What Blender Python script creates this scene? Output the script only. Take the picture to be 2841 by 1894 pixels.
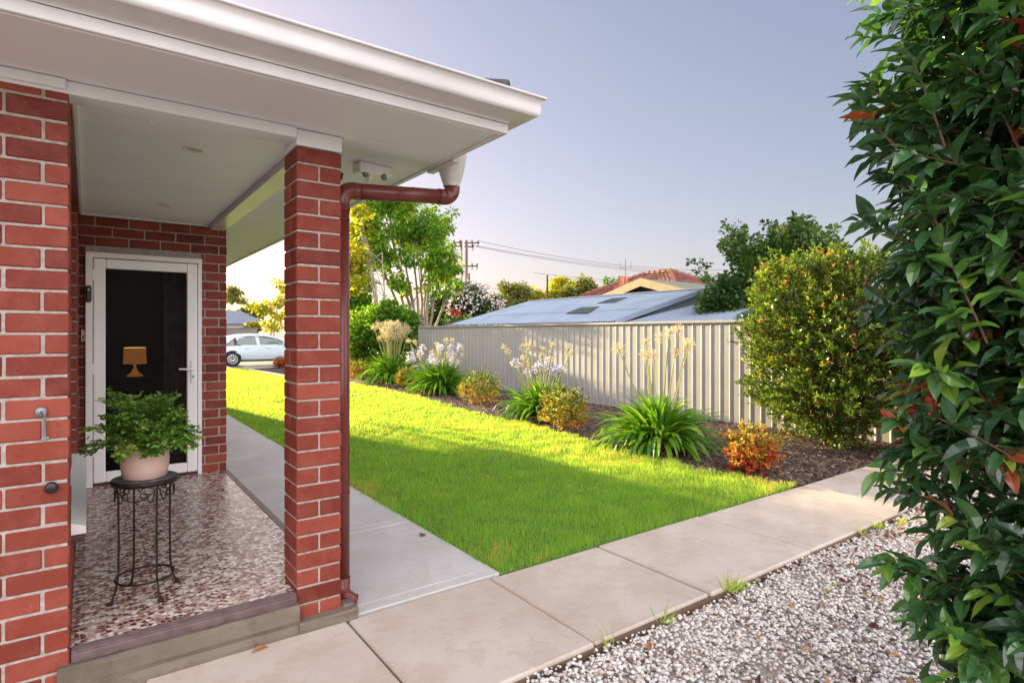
import bpy, math, random
import numpy as np
from mathutils import Vector, Matrix
for o in list(bpy.data.objects): bpy.data.objects.remove(o)
R=math.radians
SC=bpy.context.scene; COL=SC.collection
# ---------------------------------------------------------------- camera
EYE=1.5
cam=bpy.data.cameras.new('camera'); camo=bpy.data.objects.new('camera',cam); COL.objects.link(camo)
cam.sensor_width=36; cam.lens=20.54; cam.shift_y=-0.0081; cam.clip_end=3000; cam.clip_start=0.02
camo.location=(0,0,EYE); camo.rotation_euler=(R(90),0,R(-36)); SC.camera=camo
# ---------------------------------------------------------------- world + sun
SUN_EL=10.0; SUN_AZ=-9.5      # azimuth measured from +Y towards +X
w=bpy.data.worlds.new('World'); SC.world=w; w.use_nodes=True
nt=w.node_tree; bg=nt.nodes['Background']
sky=nt.nodes.new('ShaderNodeTexSky'); sky.sky_type='NISHITA'; sky.sun_disc=False
sky.sun_elevation=R(SUN_EL); sky.sun_rotation=R(SUN_AZ)
sky.air_density=1.0; sky.dust_density=1.6; sky.ozone_density=3.0
hs=nt.nodes.new('ShaderNodeHueSaturation'); hs.inputs['Saturation'].default_value=1.0
tint=nt.nodes.new('ShaderNodeMixRGB'); tint.blend_type='MULTIPLY'; tint.inputs[0].default_value=1; tint.inputs[2].default_value=(1.61,1.11,1.07,1)
nt.links.new(sky.outputs[0],hs.inputs['Color']); nt.links.new(hs.outputs[0],tint.inputs[1]); 
# gamma evens the sky out; added warm glow behind the camera lifts the shade
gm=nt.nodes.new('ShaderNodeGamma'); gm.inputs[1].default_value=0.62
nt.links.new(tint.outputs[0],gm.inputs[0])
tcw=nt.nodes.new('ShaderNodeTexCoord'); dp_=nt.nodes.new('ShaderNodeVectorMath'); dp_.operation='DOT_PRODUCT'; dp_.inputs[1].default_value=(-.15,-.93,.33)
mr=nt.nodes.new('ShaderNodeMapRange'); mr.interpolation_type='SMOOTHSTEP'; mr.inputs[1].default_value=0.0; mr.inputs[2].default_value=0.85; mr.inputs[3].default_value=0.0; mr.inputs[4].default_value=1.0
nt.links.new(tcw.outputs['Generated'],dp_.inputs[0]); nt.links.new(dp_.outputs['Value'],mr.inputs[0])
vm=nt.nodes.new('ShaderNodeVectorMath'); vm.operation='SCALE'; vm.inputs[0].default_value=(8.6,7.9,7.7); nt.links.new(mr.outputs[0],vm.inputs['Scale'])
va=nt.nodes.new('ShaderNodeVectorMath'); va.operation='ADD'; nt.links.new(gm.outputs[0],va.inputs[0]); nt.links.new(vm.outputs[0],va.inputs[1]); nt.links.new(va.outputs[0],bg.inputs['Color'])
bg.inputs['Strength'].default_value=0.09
sl=bpy.data.lights.new('sun','SUN'); sl.energy=5.0; sl.angle=R(0.6); sl.color=(1.0,0.80,0.45)
so=bpy.data.objects.new('sun',sl); COL.objects.link(so)
sd=Vector((math.sin(R(SUN_AZ))*math.cos(R(SUN_EL)),math.cos(R(SUN_AZ))*math.cos(R(SUN_EL)),math.sin(R(SUN_EL))))
so.rotation_euler=sd.to_track_quat('Z','Y').to_euler(); so.location=sd*40
SC.view_settings.view_transform='Standard'; SC.view_settings.look='None'; SC.view_settings.exposure=1.93; SC.view_settings.gamma=1
# ---------------------------------------------------------------- materials
MATS={}
def newmat(name):
    m=bpy.data.materials.new(name); m.use_nodes=True; MATS[name]=m
    return m,m.node_tree,m.node_tree.nodes['Principled BSDF']
def N(nt,t,**k):
    n=nt.nodes.new(t)
    for a,v in k.items(): setattr(n,a,v)
    return n
def coords(nt,scale=(1,1,1)):
    tc=N(nt,'ShaderNodeTexCoord'); mp=N(nt,'ShaderNodeMapping'); mp.inputs['Scale'].default_value=scale
    nt.links.new(tc.outputs['Object'],mp.inputs['Vector']); return mp.outputs[0]
def noise(nt,scale,detail=4,vec=None,rough=.5):
    n=N(nt,'ShaderNodeTexNoise'); n.inputs['Scale'].default_value=scale; n.inputs['Detail'].default_value=detail; n.inputs['Roughness'].default_value=rough
    if vec is None: vec=coords(nt)
    nt.links.new(vec,n.inputs['Vector']); return n.outputs['Fac']
def ramp(nt,fac,stops,interp='LINEAR'):
    r=N(nt,'ShaderNodeValToRGB'); r.color_ramp.interpolation=interp
    e=r.color_ramp.elements
    while len(e)<len(stops): e.new(0.5)
    for i,(p,c) in enumerate(stops): e[i].position=p; e[i].color=(*c,1) if len(c)==3 else c
    if fac is not None: nt.links.new(fac,r.inputs[0])
    return r.outputs[0]
def mixc(nt,fac,a,b,mode='MIX'):
    m=N(nt,'ShaderNodeMixRGB',blend_type=mode)
    for i,v in ((0,fac),(1,a),(2,b)):
        if hasattr(v,'links'): nt.links.new(v,m.inputs[i])
        elif isinstance(v,(int,float)): m.inputs[i].default_value=v
        else: m.inputs[i].default_value=(*v,1)
    return m.outputs[0]
def bump(nt,b,h,strength=.3,dist=.01):
    n=N(nt,'ShaderNodeBump'); n.inputs['Strength'].default_value=strength; n.inputs['Distance'].default_value=dist
    nt.links.new(h,n.inputs['Height']); nt.links.new(n.outputs[0],b.inputs['Normal'])
def paint(name,c,rough=.5,var=.08,scale=3,bmp=0,metal=0,spec=None):
    m,nt,b=newmat(name); v=coords(nt)
    f=noise(nt,scale,5,v)
    c2=tuple(x*(1-var*2.2) for x in c)
    nt.links.new(ramp(nt,f,[(.3,c2),(.7,c)]),b.inputs['Base Color'])
    b.inputs['Roughness'].default_value=rough; b.inputs['Metallic'].default_value=metal
    if spec is not None: b.inputs['Specular IOR Level'].default_value=spec
    if bmp: bump(nt,b,noise(nt,scale*30,4,v),bmp,.004)
    return m
def attr(nt,n='var'):
    a=N(nt,'ShaderNodeAttribute'); a.attribute_name=n; return a.outputs['Fac']
def leafmat(name,stops,rough=.4,trans=.35,spec=.5,tcol=None):
    m,nt,b=newmat(name)
    c=ramp(nt,attr(nt),stops)
    nt.links.new(c,b.inputs['Base Color']); b.inputs['Roughness'].default_value=rough
    b.inputs['Specular IOR Level'].default_value=spec
    tr=N(nt,'ShaderNodeBsdfTranslucent')
    nt.links.new(mixc(nt,1.0,c,tcol or (1.7,1.6,.7),'MULTIPLY'),tr.inputs['Color'])
    mx=N(nt,'ShaderNodeMixShader'); mx.inputs[0].default_value=trans
    nt.links.new(b.outputs[0],mx.inputs[1]); nt.links.new(tr.outputs[0],mx.inputs[2])
    nt.links.new(mx.outputs[0],nt.nodes['Material Output'].inputs[0])
    return m
# brick: per-brick tone in 'var', fine grit, paint chips and scuffs
def brickmat(name,stops):
    m,nt,b=newmat(name); v=coords(nt)
    base=ramp(nt,attr(nt),stops)
    f=noise(nt,9,6,v,.6)
    c=mixc(nt,ramp(nt,f,[(.45,(0,0,0)),(.78,(.38,.38,.38))]),base,(.36,.12,.09))
    c=mixc(nt,ramp(nt,noise(nt,26,7,v,.75),[(.30,(.55,.55,.55)),(.46,(0,0,0))]),c,(.10,.018,.014))
    f2=noise(nt,140,3,v)
    c=mixc(nt,ramp(nt,f2,[(.70,(0,0,0)),(.76,(.5,.5,.5))]),c,(.55,.38,.32))
    nt.links.new(c,b.inputs['Base Color']); b.inputs['Roughness'].default_value=.6; b.inputs['Specular IOR Level'].default_value=.25
    bump(nt,b,noise(nt,260,3,v),.25,.002); return m
brickmat('brick',[(0,(.13,.021,.013)),(.3,(.18,.031,.019)),(.7,(.225,.042,.025)),(1,(.28,.060,.038))])
def mortar():
    m,nt,b=newmat('mortar'); v=coords(nt)
    nt.links.new(ramp(nt,noise(nt,40,6,v,.7),[(.3,(.26,.22,.19)),(.7,(.48,.44,.40))]),b.inputs['Base Color'])
    b.inputs['Roughness'].default_value=.95; bump(nt,b,noise(nt,300,4,v),.8,.003)
mortar()
paint('white',(.86,.84,.83),.38,.03,4)
paint('gutter_paint',(.66,.64,.64),.30,.05,5)
paint('soffit_paint',(.80,.82,.85),.6,.02,2)
paint('ceiling_paint',(.92,.93,.95),.55,.02,2)
paint('maroon',(.15,.028,.022),.30,.06,6)
paint('grey_cast',(.30,.31,.32),.4,.1,30,metal=.6)
paint('black_plastic',(.012,.012,.014),.35,.1,10)
paint('cream_plastic',(.60,.50,.30),.4,.03,10)
paint('door_alu',(.90,.88,.87),.30,.02,5)
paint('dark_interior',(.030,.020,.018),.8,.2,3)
paint('cabinet_wood',(.05,.028,.018),.5,.3,8)
paint('curtain',(.65,.60,.60),.8,.2,10)
paint('iron',(.050,.035,.030),.45,.3,60,metal=.7,bmp=.2)
paint('pot_clay',(.62,.42,.36),.55,.05,6,bmp=.08)
paint('potting_soil',(.03,.02,.015),.95,.3,60)
paint('roof_tile',(.10,.11,.10),.8,.3,12,bmp=.5)
paint('brown_seam',(.10,.045,.04),.6,.2,10)
paint('fence_paint',(.42,.41,.405),.42,.05,3)
paint('fence_dark',(.16,.145,.14),.6,.1,4)
paint('cream_wall',(.62,.60,.58),.8,.05,2)
paint('gable_beige',(.40,.31,.17),.6,.1,3)
paint('green_roof',(.24,.26,.19),.5,.1,2)
paint('chimney_brick',(.55,.20,.12),.8,.15,9)
paint('pole_steel',(.24,.16,.12),.7,.25,3)
paint('timber_pole',(.10,.06,.05),.8,.3,5)
paint('cable',(.20,.19,.21),.5,.1,3)
paint('shade_cloth',(.03,.11,.09),.7,.2,3)
paint('house_roof_grey',(.20,.24,.30),.5,.1,1.5)
paint('car_paint',(.60,.70,.82),.16,.01,2)
paint('car_trim',(.015,.015,.018),.4,.1,10)
paint('tyre',(.015,.015,.016),.8,.2,30)
paint('alloy',(.62,.62,.64),.3,.05,10,metal=.7)
paint('birdbath_stone',(.30,.33,.36),.6,.2,15,bmp=.2)
paint('soil',(.075,.045,.030),.95,.35,12,bmp=.6)
paint('skylight_sheet',(.10,.12,.11),.6,.4,14)
paint('hose',(.5,.42,.36),.5,.1,10)
m,nt_,b=newmat('car_glass'); b.inputs['Base Color'].default_value=(.10,.13,.12,1); b.inputs['Roughness'].default_value=.05; b.inputs['Specular IOR Level'].default_value=1
m,nt_,b=newmat('lamp_shade_lit'); b.inputs['Base Color'].default_value=(.12,.06,.03,1)
v=coords(nt_); b.inputs['Emission Color'].default_value=(1,.36,.08,1); b.inputs['Emission Strength'].default_value=.12
m,nt_,b=newmat('lamp_glow'); b.inputs['Emission Color'].default_value=(1,.55,.2,1); b.inputs['Emission Strength'].default_value=.9
# security-screen mesh: mostly see-through dark veil with sheen
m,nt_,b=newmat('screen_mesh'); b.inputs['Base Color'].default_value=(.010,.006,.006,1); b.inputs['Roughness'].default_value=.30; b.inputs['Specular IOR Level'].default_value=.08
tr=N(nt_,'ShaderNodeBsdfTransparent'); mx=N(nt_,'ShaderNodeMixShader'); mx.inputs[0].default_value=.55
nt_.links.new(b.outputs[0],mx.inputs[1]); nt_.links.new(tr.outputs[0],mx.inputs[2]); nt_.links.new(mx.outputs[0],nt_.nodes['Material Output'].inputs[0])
m,nt_,b=newmat('window_glass'); b.inputs['Base Color'].default_value=(.04,.045,.05,1); b.inputs['Roughness'].default_value=.05
# mosaic terrazzo floor of small round river-pebble tiles
def mosaic():
    m,nt,b=newmat('pebble_mosaic'); v=coords(nt)
    vo=N(nt,'ShaderNodeTexVoronoi',feature='F1'); vo.inputs['Scale'].default_value=44; nt.links.new(v,vo.inputs['Vector'])
    ve=N(nt,'ShaderNodeTexVoronoi',feature='DISTANCE_TO_EDGE'); ve.inputs['Scale'].default_value=44; nt.links.new(v,ve.inputs['Vector'])
    sp=N(nt,'ShaderNodeSeparateColor'); nt.links.new(vo.outputs['Color'],sp.inputs[0])
    c=ramp(nt,sp.outputs[0],[(0,(.135,.026,.022)),(.36,(.20,.05,.04)),(.40,(.46,.33,.27)),(.56,(.66,.60,.54)),(.76,(.34,.14,.11)),(.84,(.80,.76,.70))],'CONSTANT')
    g=ramp(nt,ve.outputs['Distance'],[(.045,(1,1,1)),(.10,(0,0,0))])
    c=mixc(nt,g,c,(.42,.33,.27))
    c=mixc(nt,ramp(nt,noise(nt,1.4,4,v),[(.4,(0,0,0)),(.7,(.20,.20,.20))]),c,(.24,.16,.13))
    nt.links.new(c,b.inputs['Base Color'])
    nt.links.new(ramp(nt,noise(nt,5,4,v),[(.3,(.13,.13,.13)),(.7,(.24,.24,.24))]),b.inputs['Roughness'])
    b.inputs['Specular IOR Level'].default_value=.7
    bump(nt,b,ramp(nt,ve.outputs['Distance'],[(.02,(0,0,0)),(.16,(1,1,1))]),.3,.003)
mosaic()
def concrete(name,c,stain,stainamt=.5,spk=True,bm=.25):
    m,nt,b=newmat(name); v=coords(nt)
    k=ramp(nt,noise(nt,1.7,6,v,.6),[(.40,(0,0,0)),(.64,(stainamt,)*3)])
    col=mixc(nt,k,c,stain)
    col=mixc(nt,ramp(nt,noise(nt,18,6,v,.7),[(.35,(0,0,0)),(.75,(.22,.22,.22))]),col,tuple(x*.72 for x in c))
    st=ramp(nt,noise(nt,3.3,8,v,.75),[(.50,(0,0,0)),(.56,(stainamt*.8,)*3),(.66,(stainamt*.25,)*3)])
    col=mixc(nt,st,col,stain)
    wv=N(nt,'ShaderNodeTexVoronoi',feature='DISTANCE_TO_EDGE'); wv.inputs['Scale'].default_value=.55
    wn=N(nt,'ShaderNodeTexNoise'); wn.inputs['Scale'].default_value=4; wn.inputs['Detail'].default_value=6; nt.links.new(v,wn.inputs['Vector'])
    wm=N(nt,'ShaderNodeMixRGB'); wm.inputs[0].default_value=.22; nt.links.new(v,wm.inputs[1]); nt.links.new(wn.outputs['Color'],wm.inputs[2]); nt.links.new(wm.outputs[0],wv.inputs['Vector'])
    if name=='step_concrete': col=mixc(nt,ramp(nt,wv.outputs['Distance'],[(.0015,(.55,.55,.55)),(.004,(0,0,0))]),col,tuple(x*.35 for x in c))
    col=mixc(nt,ramp(nt,noise(nt,130,3,v,.8),[(.35,(.28,.28,.28)),(.6,(0,0,0))]),col,tuple(x*.62 for x in c))
    if spk: col=mixc(nt,ramp(nt,noise(nt,75,2,v),[(.72,(0,0,0)),(.75,(.6,.6,.6))]),col,tuple(x*.45 for x in c))
    nt.links.new(col,b.inputs['Base Color']); b.inputs['Roughness'].default_value=.78
    bump(nt,b,noise(nt,180,5,v,.7),bm,.003); return m
concrete('old_concrete',(.60,.525,.455),(.44,.335,.25),.55)
concrete('new_concrete',(.56,.545,.53),(.43,.41,.385),.6,False,.15)
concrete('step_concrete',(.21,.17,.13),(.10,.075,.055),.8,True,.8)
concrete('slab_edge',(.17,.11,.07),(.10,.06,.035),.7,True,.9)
concrete('road_surface',(.22,.20,.19),(.16,.15,.14),.5)
m,nt_,b=newmat('nosing'); v=coords(nt_,(1,1,1)); nt_.links.new(ramp(nt_,noise(nt_,20,5,v),[(.3,(.085,.048,.055)),(.7,(.15,.10,.10))]),b.inputs['Base Color']); b.inputs['Roughness'].default_value=.5
m,nt_,b=newmat('nosing_alu'); v=coords(nt_); nt_.links.new(ramp(nt_,noise(nt_,20,5,v),[(.3,(.22,.17,.14)),(.7,(.32,.26,.22))]),b.inputs['Base Color']); b.inputs['Roughness'].default_value=.4
# turf, mulch
m,nt_,b=newmat('turf_ground'); v=coords(nt_); nt_.links.new(ramp(nt_,noise(nt_,25,6,v,.7),[(.3,(.05,.10,.015)),(.55,(.11,.20,.025)),(.8,(.18,.20,.06))]),b.inputs['Base Color']); b.inputs['Roughness'].default_value=.9
m,nt_,b=newmat('mulch_ground'); v=coords(nt_); nt_.links.new(ramp(nt_,noise(nt_,60,6,v,.8),[(.3,(.05,.032,.025)),(.55,(.12,.08,.062)),(.75,(.24,.18,.15))]),b.inputs['Base Color']); b.inputs['Roughness'].default_value=.95; bump(nt_,b,noise(nt_,90,5,v,.8),1,.02)
m,nt_,b=newmat('gravel_ground'); v=coords(nt_); nt_.links.new(ramp(nt_,noise(nt_,70,5,v,.8),[(.35,(.20,.15,.12)),(.6,(.46,.41,.37))]),b.inputs['Base Color']); b.inputs['Roughness'].default_value=.95
m,nt_,b=newmat('earth'); v=coords(nt_); nt_.links.new(ramp(nt_,noise(nt_,.8,6,v,.7),[(.35,(.10,.12,.04)),(.65,(.20,.17,.11))]),b.inputs['Base Color']); b.inputs['Roughness'].default_value=.95
m,nt_,b=newmat('pebble_stone'); nt_.links.new(ramp(nt_,attr(nt_),[(0,(.10,.06,.045)),(.10,(.30,.21,.16)),(.25,(.56,.46,.38)),(.5,(.68,.63,.58)),(.8,(.82,.79,.76)),(.93,(.60,.56,.53)),(1,(.38,.38,.40))]),b.inputs['Base Color']); b.inputs['Roughness'].default_value=.55
m,nt_,b=newmat('mulch_chip'); nt_.links.new(ramp(nt_,attr(nt_),[(0,(.055,.032,.025)),(.5,(.15,.095,.072)),(.85,(.32,.24,.19)),(1,(.50,.42,.36))]),b.inputs['Base Color']); b.inputs['Roughness'].default_value=.8
m,nt_,b=newmat('blue_steel'); v=coords(nt_); nt_.links.new(ramp(nt_,noise(nt_,1.2,5,v),[(.3,(.25,.32,.40)),(.7,(.33,.40,.48))]),b.inputs['Base Color']); b.inputs['Roughness'].default_value=.45; b.inputs['Metallic'].default_value=.15
m,nt_,b=newmat('terracotta_tile'); nt_.links.new(ramp(nt_,attr(nt_),[(0,(.08,.030,.024)),(.5,(.17,.055,.04)),(1,(.27,.12,.09))]),b.inputs['Base Color']); b.inputs['Roughness'].default_value=.75
m,nt_,b=newmat('bark'); v=coords(nt_,(1,1,.25)); nt_.links.new(ramp(nt_,noise(nt_,22,5,v,.7),[(.3,(.10,.07,.05)),(.7,(.26,.20,.16))]),b.inputs['Base Color']); b.inputs['Roughness'].default_value=.85; bump(nt_,b,noise(nt_,50,4,v),.6,.01)
m,nt_,b=newmat('pale_bark'); v=coords(nt_,(1,1,.25)); nt_.links.new(ramp(nt_,noise(nt_,10,5,v,.7),[(.3,(.22,.17,.13)),(.7,(.44,.37,.31))]),b.inputs['Base Color']); b.inputs['Roughness'].default_value=.8
m,nt_,b=newmat('red_twig'); nt_.links.new(ramp(nt_,noise(nt_,20,5),[(.3,(.07,.035,.022)),(.7,(.20,.085,.05))]),b.inputs['Base Color']); b.inputs['Roughness'].default_value=.6
leafmat('grass',[(0,(.08,.26,.04)),(.4,(.20,.54,.075)),(.7,(.31,.66,.10)),(.9,(.46,.66,.15)),(.93,(.50,.44,.14)),(1,(.58,.50,.22))],.55,.6,.2,(2.5,1.25,.8))
leafmat('photinia_leaf',[(0,(.030,.075,.032)),(.35,(.055,.145,.055)),(.60,(.10,.23,.065)),(.74,(.20,.42,.055)),(.90,(.38,.58,.07)),(.93,(.26,.36,.05)),(.955,(.32,.045,.020)),(1,(.48,.10,.035))],.17,.20,.9,(1.6,1.7,.7))
leafmat('sunny_leaf',[(0,(.035,.085,.012)),(.4,(.10,.18,.022)),(.75,(.24,.32,.04)),(.9,(.40,.42,.07)),(.94,(.42,.20,.05)),(1,(.52,.20,.06))],.28,.42,.6)
leafmat('nandina_leaf',[(0,(.07,.13,.02)),(.22,(.20,.28,.035)),(.42,(.46,.44,.06)),(.60,(.60,.34,.06)),(.78,(.52,.15,.06)),(.90,(.45,.06,.04)),(1,(.48,.03,.03))],.4,.4,.4,(1.3,1.2,.8))
leafmat('strap_leaf',[(0,(.045,.14,.012)),(.45,(.11,.27,.02)),(.85,(.26,.42,.035)),(.93,(.35,.36,.08)),(1,(.45,.33,.18))],.35,.35,.5)
leafmat('dry_straw',[(0,(.16,.08,.035)),(.5,(.34,.20,.10)),(1,(.48,.36,.24))],.8,.2,.2,(1,1,1))
leafmat('flower_stem',[(0,(.16,.24,.05)),(.5,(.30,.36,.10)),(1,(.48,.40,.20))],.6,.2,.3,(1,1,1))
leafmat('dry_head',[(0,(.36,.40,.14)),(.5,(.62,.50,.30)),(1,(.74,.62,.46))],.7,.35,.2,(1,1,1))
leafmat('lilac_petal',[(0,(.55,.55,.80)),(.5,(.70,.68,.86)),(1,(.85,.82,.82))],.6,.35,.2,(1,1,1))
leafmat('pink_petal',[(0,(.66,.52,.62)),(.5,(.76,.66,.72)),(1,(.85,.78,.78))],.6,.35,.2,(1,1,1))
leafmat('red_petal',[(0,(.45,.02,.02)),(1,(.60,.04,.03))],.6,.2,.2,(1,1,1))
leafmat('tree_leaf_fresh',[(0,(.05,.14,.015)),(.5,(.12,.26,.025)),(.85,(.26,.38,.03)),(1,(.50,.46,.03))],.45,.5,.4)
leafmat('tree_leaf_dark',[(0,(.018,.045,.012)),(.5,(.04,.10,.018)),(.85,(.10,.17,.03)),(1,(.20,.26,.04))],.35,.3,.5)
leafmat('tree_leaf_olive',[(0,(.09,.11,.03)),(.5,(.20,.22,.06)),(1,(.36,.33,.10))],.6,.4,.3)
leafmat('tree_leaf_gold',[(0,(.16,.20,.02)),(.5,(.34,.34,.03)),(1,(.60,.42,.04))],.5,.5,.3)
leafmat('fern_leaf',[(0,(.03,.10,.015)),(.5,(.10,.24,.03)),(.85,(.26,.42,.06)),(1,(.30,.34,.10))],.3,.3,.6)
leafmat('fallen_leaf_mat',[(0,(.08,.03,.02)),(.5,(.24,.09,.04)),(.8,(.42,.18,.06)),(1,(.50,.30,.10))],.6,.15,.3,(1,1,1))
# ---------------------------------------------------------------- geometry kit
class Geo:
    def __init__(s): s.V=[]; s.F=[]; s.M=[]; s.A=[]; s.n=0
    def add(s,V,F,mat=0,var=.5):
        V=np.asarray(V,dtype=np.float64).reshape(-1,3)
        Fl=F if isinstance(F,list) else [F]
        groups={}
        for f in Fl:
            if isinstance(f,np.ndarray) and f.ndim==2: groups.setdefault(f.shape[1],[]).append(f)
            else: groups.setdefault(len(f),[]).append(np.array([f]))
        for k,fs in groups.items():
            a=np.concatenate(fs)+s.n; s.F.append(a); s.M.append(np.full(len(a),mat,dtype=np.int32))
        s.V.append(V); s.n+=len(V)
        s.A.append(np.full(len(V),var) if np.isscalar(var) else np.asarray(var,dtype=float))
        return s
    def build(s,name,mats,parent=None,smooth=False,loc=None):
        V=np.concatenate(s.V); 
        me=bpy.data.meshes.new(name); nv=len(V)
        me.vertices.add(nv); me.vertices.foreach_set('co',V.astype(np.float32).ravel())
        tot=sum(a.size for a in s.F); nf=sum(len(a) for a in s.F)
        me.loops.add(tot); me.polygons.add(nf)
        me.loops.foreach_set('vertex_index',np.concatenate([a.ravel() for a in s.F]).astype(np.int32))
        sz=np.concatenate([np.full(len(a),a.shape[1]) for a in s.F]); st=np.concatenate([[0],np.cumsum(sz)[:-1]])
        me.polygons.foreach_set('loop_start',st.astype(np.int32))
        me.polygons.foreach_set('loop_total',sz.astype(np.int32))
        me.polygons.foreach_set('material_index',np.concatenate(s.M))
        me.polygons.foreach_set('use_smooth',np.full(nf,bool(smooth)))
        at=me.attributes.new('var','FLOAT','POINT'); at.data.foreach_set('value',np.concatenate(s.A).astype(np.float32))
        if isinstance(mats,str): mats=[mats]
        for m in mats: me.materials.append(MATS[m])
        me.update(calc_edges=True); me.validate()
        o=bpy.data.objects.new(name,me); COL.objects.link(o)
        if parent is not None:
            o.parent=parent
            o.matrix_parent_inverse=Matrix.Translation(-parent.location) if True else o.matrix_parent_inverse
        return o
# parent links keep world coordinates: every thing Empty sits at its base, meshes are authored in world space
def thing(name,label,cat,loc=(0,0,0),group=None):
    o=bpy.data.objects.new(name,None); COL.objects.link(o); o.location=loc; o.empty_display_size=.1
    o['label']=label; o['category']=cat
    if group: o['group']=group
    return o
def tag(o,label,cat,group=None):
    o['label']=label; o['category']=cat
    if group: o['group']=group
    return o
def struct(o): o['kind']='structure'; return o
def stuff(o,label=None,cat=None):
    o['kind']='stuff'
    if label: o['label']=label; o['category']=cat
    return o
def _cb():
    V=[];idx={}
    for sx in (0,1):
        for sy in (0,1):
            for sz in (0,1):
                for k in range(3): idx[(sx,sy,sz,k)]=len(V); V.append((sx,sy,sz,k))
    F=[]
    for s in (0,1):
        F.append([idx[(s,a,b,0)] for a,b in((0,0),(1,0),(1,1),(0,1))])
        F.append([idx[(a,s,b,1)] for a,b in((0,0),(1,0),(1,1),(0,1))])
        F.append([idx[(a,b,s,2)] for a,b in((0,0),(1,0),(1,1),(0,1))])
    for a in (0,1):
        for b in (0,1):
            F.append([idx[(a,b,0,0)],idx[(a,b,1,0)],idx[(a,b,1,1)],idx[(a,b,0,1)]])
            F.append([idx[(a,0,b,0)],idx[(a,1,b,0)],idx[(a,1,b,2)],idx[(a,0,b,2)]])
            F.append([idx[(0,a,b,1)],idx[(1,a,b,1)],idx[(1,a,b,2)],idx[(0,a,b,2)]])
    for a in (0,1):
        for b in (0,1):
            for c in (0,1): F.append([idx[(a,b,c,0)],idx[(a,b,c,1)],idx[(a,b,c,2)]])
    V=np.array(V)
    P=V[:,:3]*2.-1; 
    for i in range(len(P)):
        for k in range(3):
            if k!=V[i,3]: P[i,k]*=.8
    out=[]
    for f in F:
        p=P[f]; n=np.cross(p[1]-p[0],p[2]-p[0])
        out.append(f if np.dot(n,p.mean(0))>0 else f[::-1])
    return V,out
CBV,CBF=_cb(); CBQ=np.array([f for f in CBF if len(f)==4]); CBT=np.array([f for f in CBF if len(f)==3])
def box(g,x0,x1,y0,y1,z0,z1,mat=0,var=.5,c=.002,rot=None,org=None):
    x0,x1=min(x0,x1),max(x0,x1); y0,y1=min(y0,y1),max(y0,y1); z0,z1=min(z0,z1),max(z0,z1)
    lo=np.array([x0,y0,z0]);hi=np.array([x1,y1,z1])
    c=min(c,*( (hi-lo)*.3))
    P=np.empty((24,3))
    for k in range(3):
        s=CBV[:,k]; base=np.where(s==0,lo[k],hi[k]); ins=np.where(s==0,c,-c)
        P[:,k]=base+np.where(CBV[:,3]==k,0,ins)
    if rot is not None:
        org=np.array(org if org is not None else (lo+hi)/2); P=(P-org)@np.array(rot).T+org
    g.add(P,[CBQ,CBT],mat,var)
def rotz(a): c,s=math.cos(a),math.sin(a); return np.array([[c,-s,0],[s,c,0],[0,0,1]])
def rotx(a): c,s=math.cos(a),math.sin(a); return np.array([[1,0,0],[0,c,-s],[0,s,c]])
def roty(a): c,s=math.cos(a),math.sin(a); return np.array([[c,0,s],[0,1,0],[-s,0,c]])
def tube(g,pts,rad,sides=8,mat=0,var=.5,cap=True):
    pts=np.asarray(pts,float); n=len(pts); rad=np.broadcast_to(np.asarray(rad,float),(n,))
    T=np.gradient(pts,axis=0); T/=np.linalg.norm(T,axis=1)[:,None]+1e-12
    ref=np.array([0,0,1.]) if abs(T[0,2])<.9 else np.array([1.,0,0])
    u=np.cross(T[0],ref); u/=np.linalg.norm(u); V=[]
    th=np.arange(sides)*2*math.pi/sides
    for i in range(n):
        u=u-T[i]*np.dot(u,T[i]); u/=np.linalg.norm(u)+1e-12; v=np.cross(T[i],u)
        V.append(pts[i]+rad[i]*(np.cos(th)[:,None]*u+np.sin(th)[:,None]*v))
    V=np.concatenate(V); F=[]
    j=np.arange(sides); k=(j+1)%sides
    for i in range(n-1):
        a=i*sides; b=a+sides; F.append(np.stack([a+j,a+k,b+k,b+j],1))
    F=[np.concatenate(F)]
    if cap: F+= [list(range(sides))[::-1],[ (n-1)*sides+q for q in range(sides)]]
    g.add(V,F,mat,var)
def lathe(g,prof,cx,cy,seg=32,mat=0,var=.5,sx=1,sy=1):
    prof=np.array(prof,float); n=len(prof); th=np.arange(seg)*2*math.pi/seg
    V=np.concatenate([np.stack([cx+r*np.cos(th)*sx,cy+r*np.sin(th)*sy,np.full(seg,z)],1) for r,z in prof])
    j=np.arange(seg);k=(j+1)%seg
    F=np.concatenate([np.stack([i*seg+j,i*seg+k,(i+1)*seg+k,(i+1)*seg+j],1) for i in range(n-1)])
    g.add(V,[F],mat,var)
def sheet(g,x0,x1,y0,y1,z,mat=0,nx=1,ny=1,zf=None):
    xs=np.linspace(x0,x1,nx+1); ys=np.linspace(y0,y1,ny+1); X,Y=np.meshgrid(xs,ys,indexing='ij')
    Z=np.full_like(X,z) if zf is None else zf(X,Y)
    i,j=np.meshgrid(np.arange(nx),np.arange(ny),indexing='ij'); a=(i*(ny+1)+j).ravel()
    g.add(np.stack([X,Y,Z],-1).reshape(-1,3),[np.stack([a,a+ny+1,a+ny+2,a+1],1)],mat)
def prism(g,poly,z0,z1,mat=0):
    poly=np.array(poly,float); n=len(poly)
    V=np.concatenate([np.c_[poly,np.full(n,z0)],np.c_[poly,np.full(n,z1)]])
    j=np.arange(n);k=(j+1)%n
    g.add(V,[np.stack([j,k,k+n,j+n],1),list(range(n,2*n)),list(range(n))[::-1]],mat)
def norm(a): return a/(np.linalg.norm(a,axis=-1,keepdims=True)+1e-12)
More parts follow.
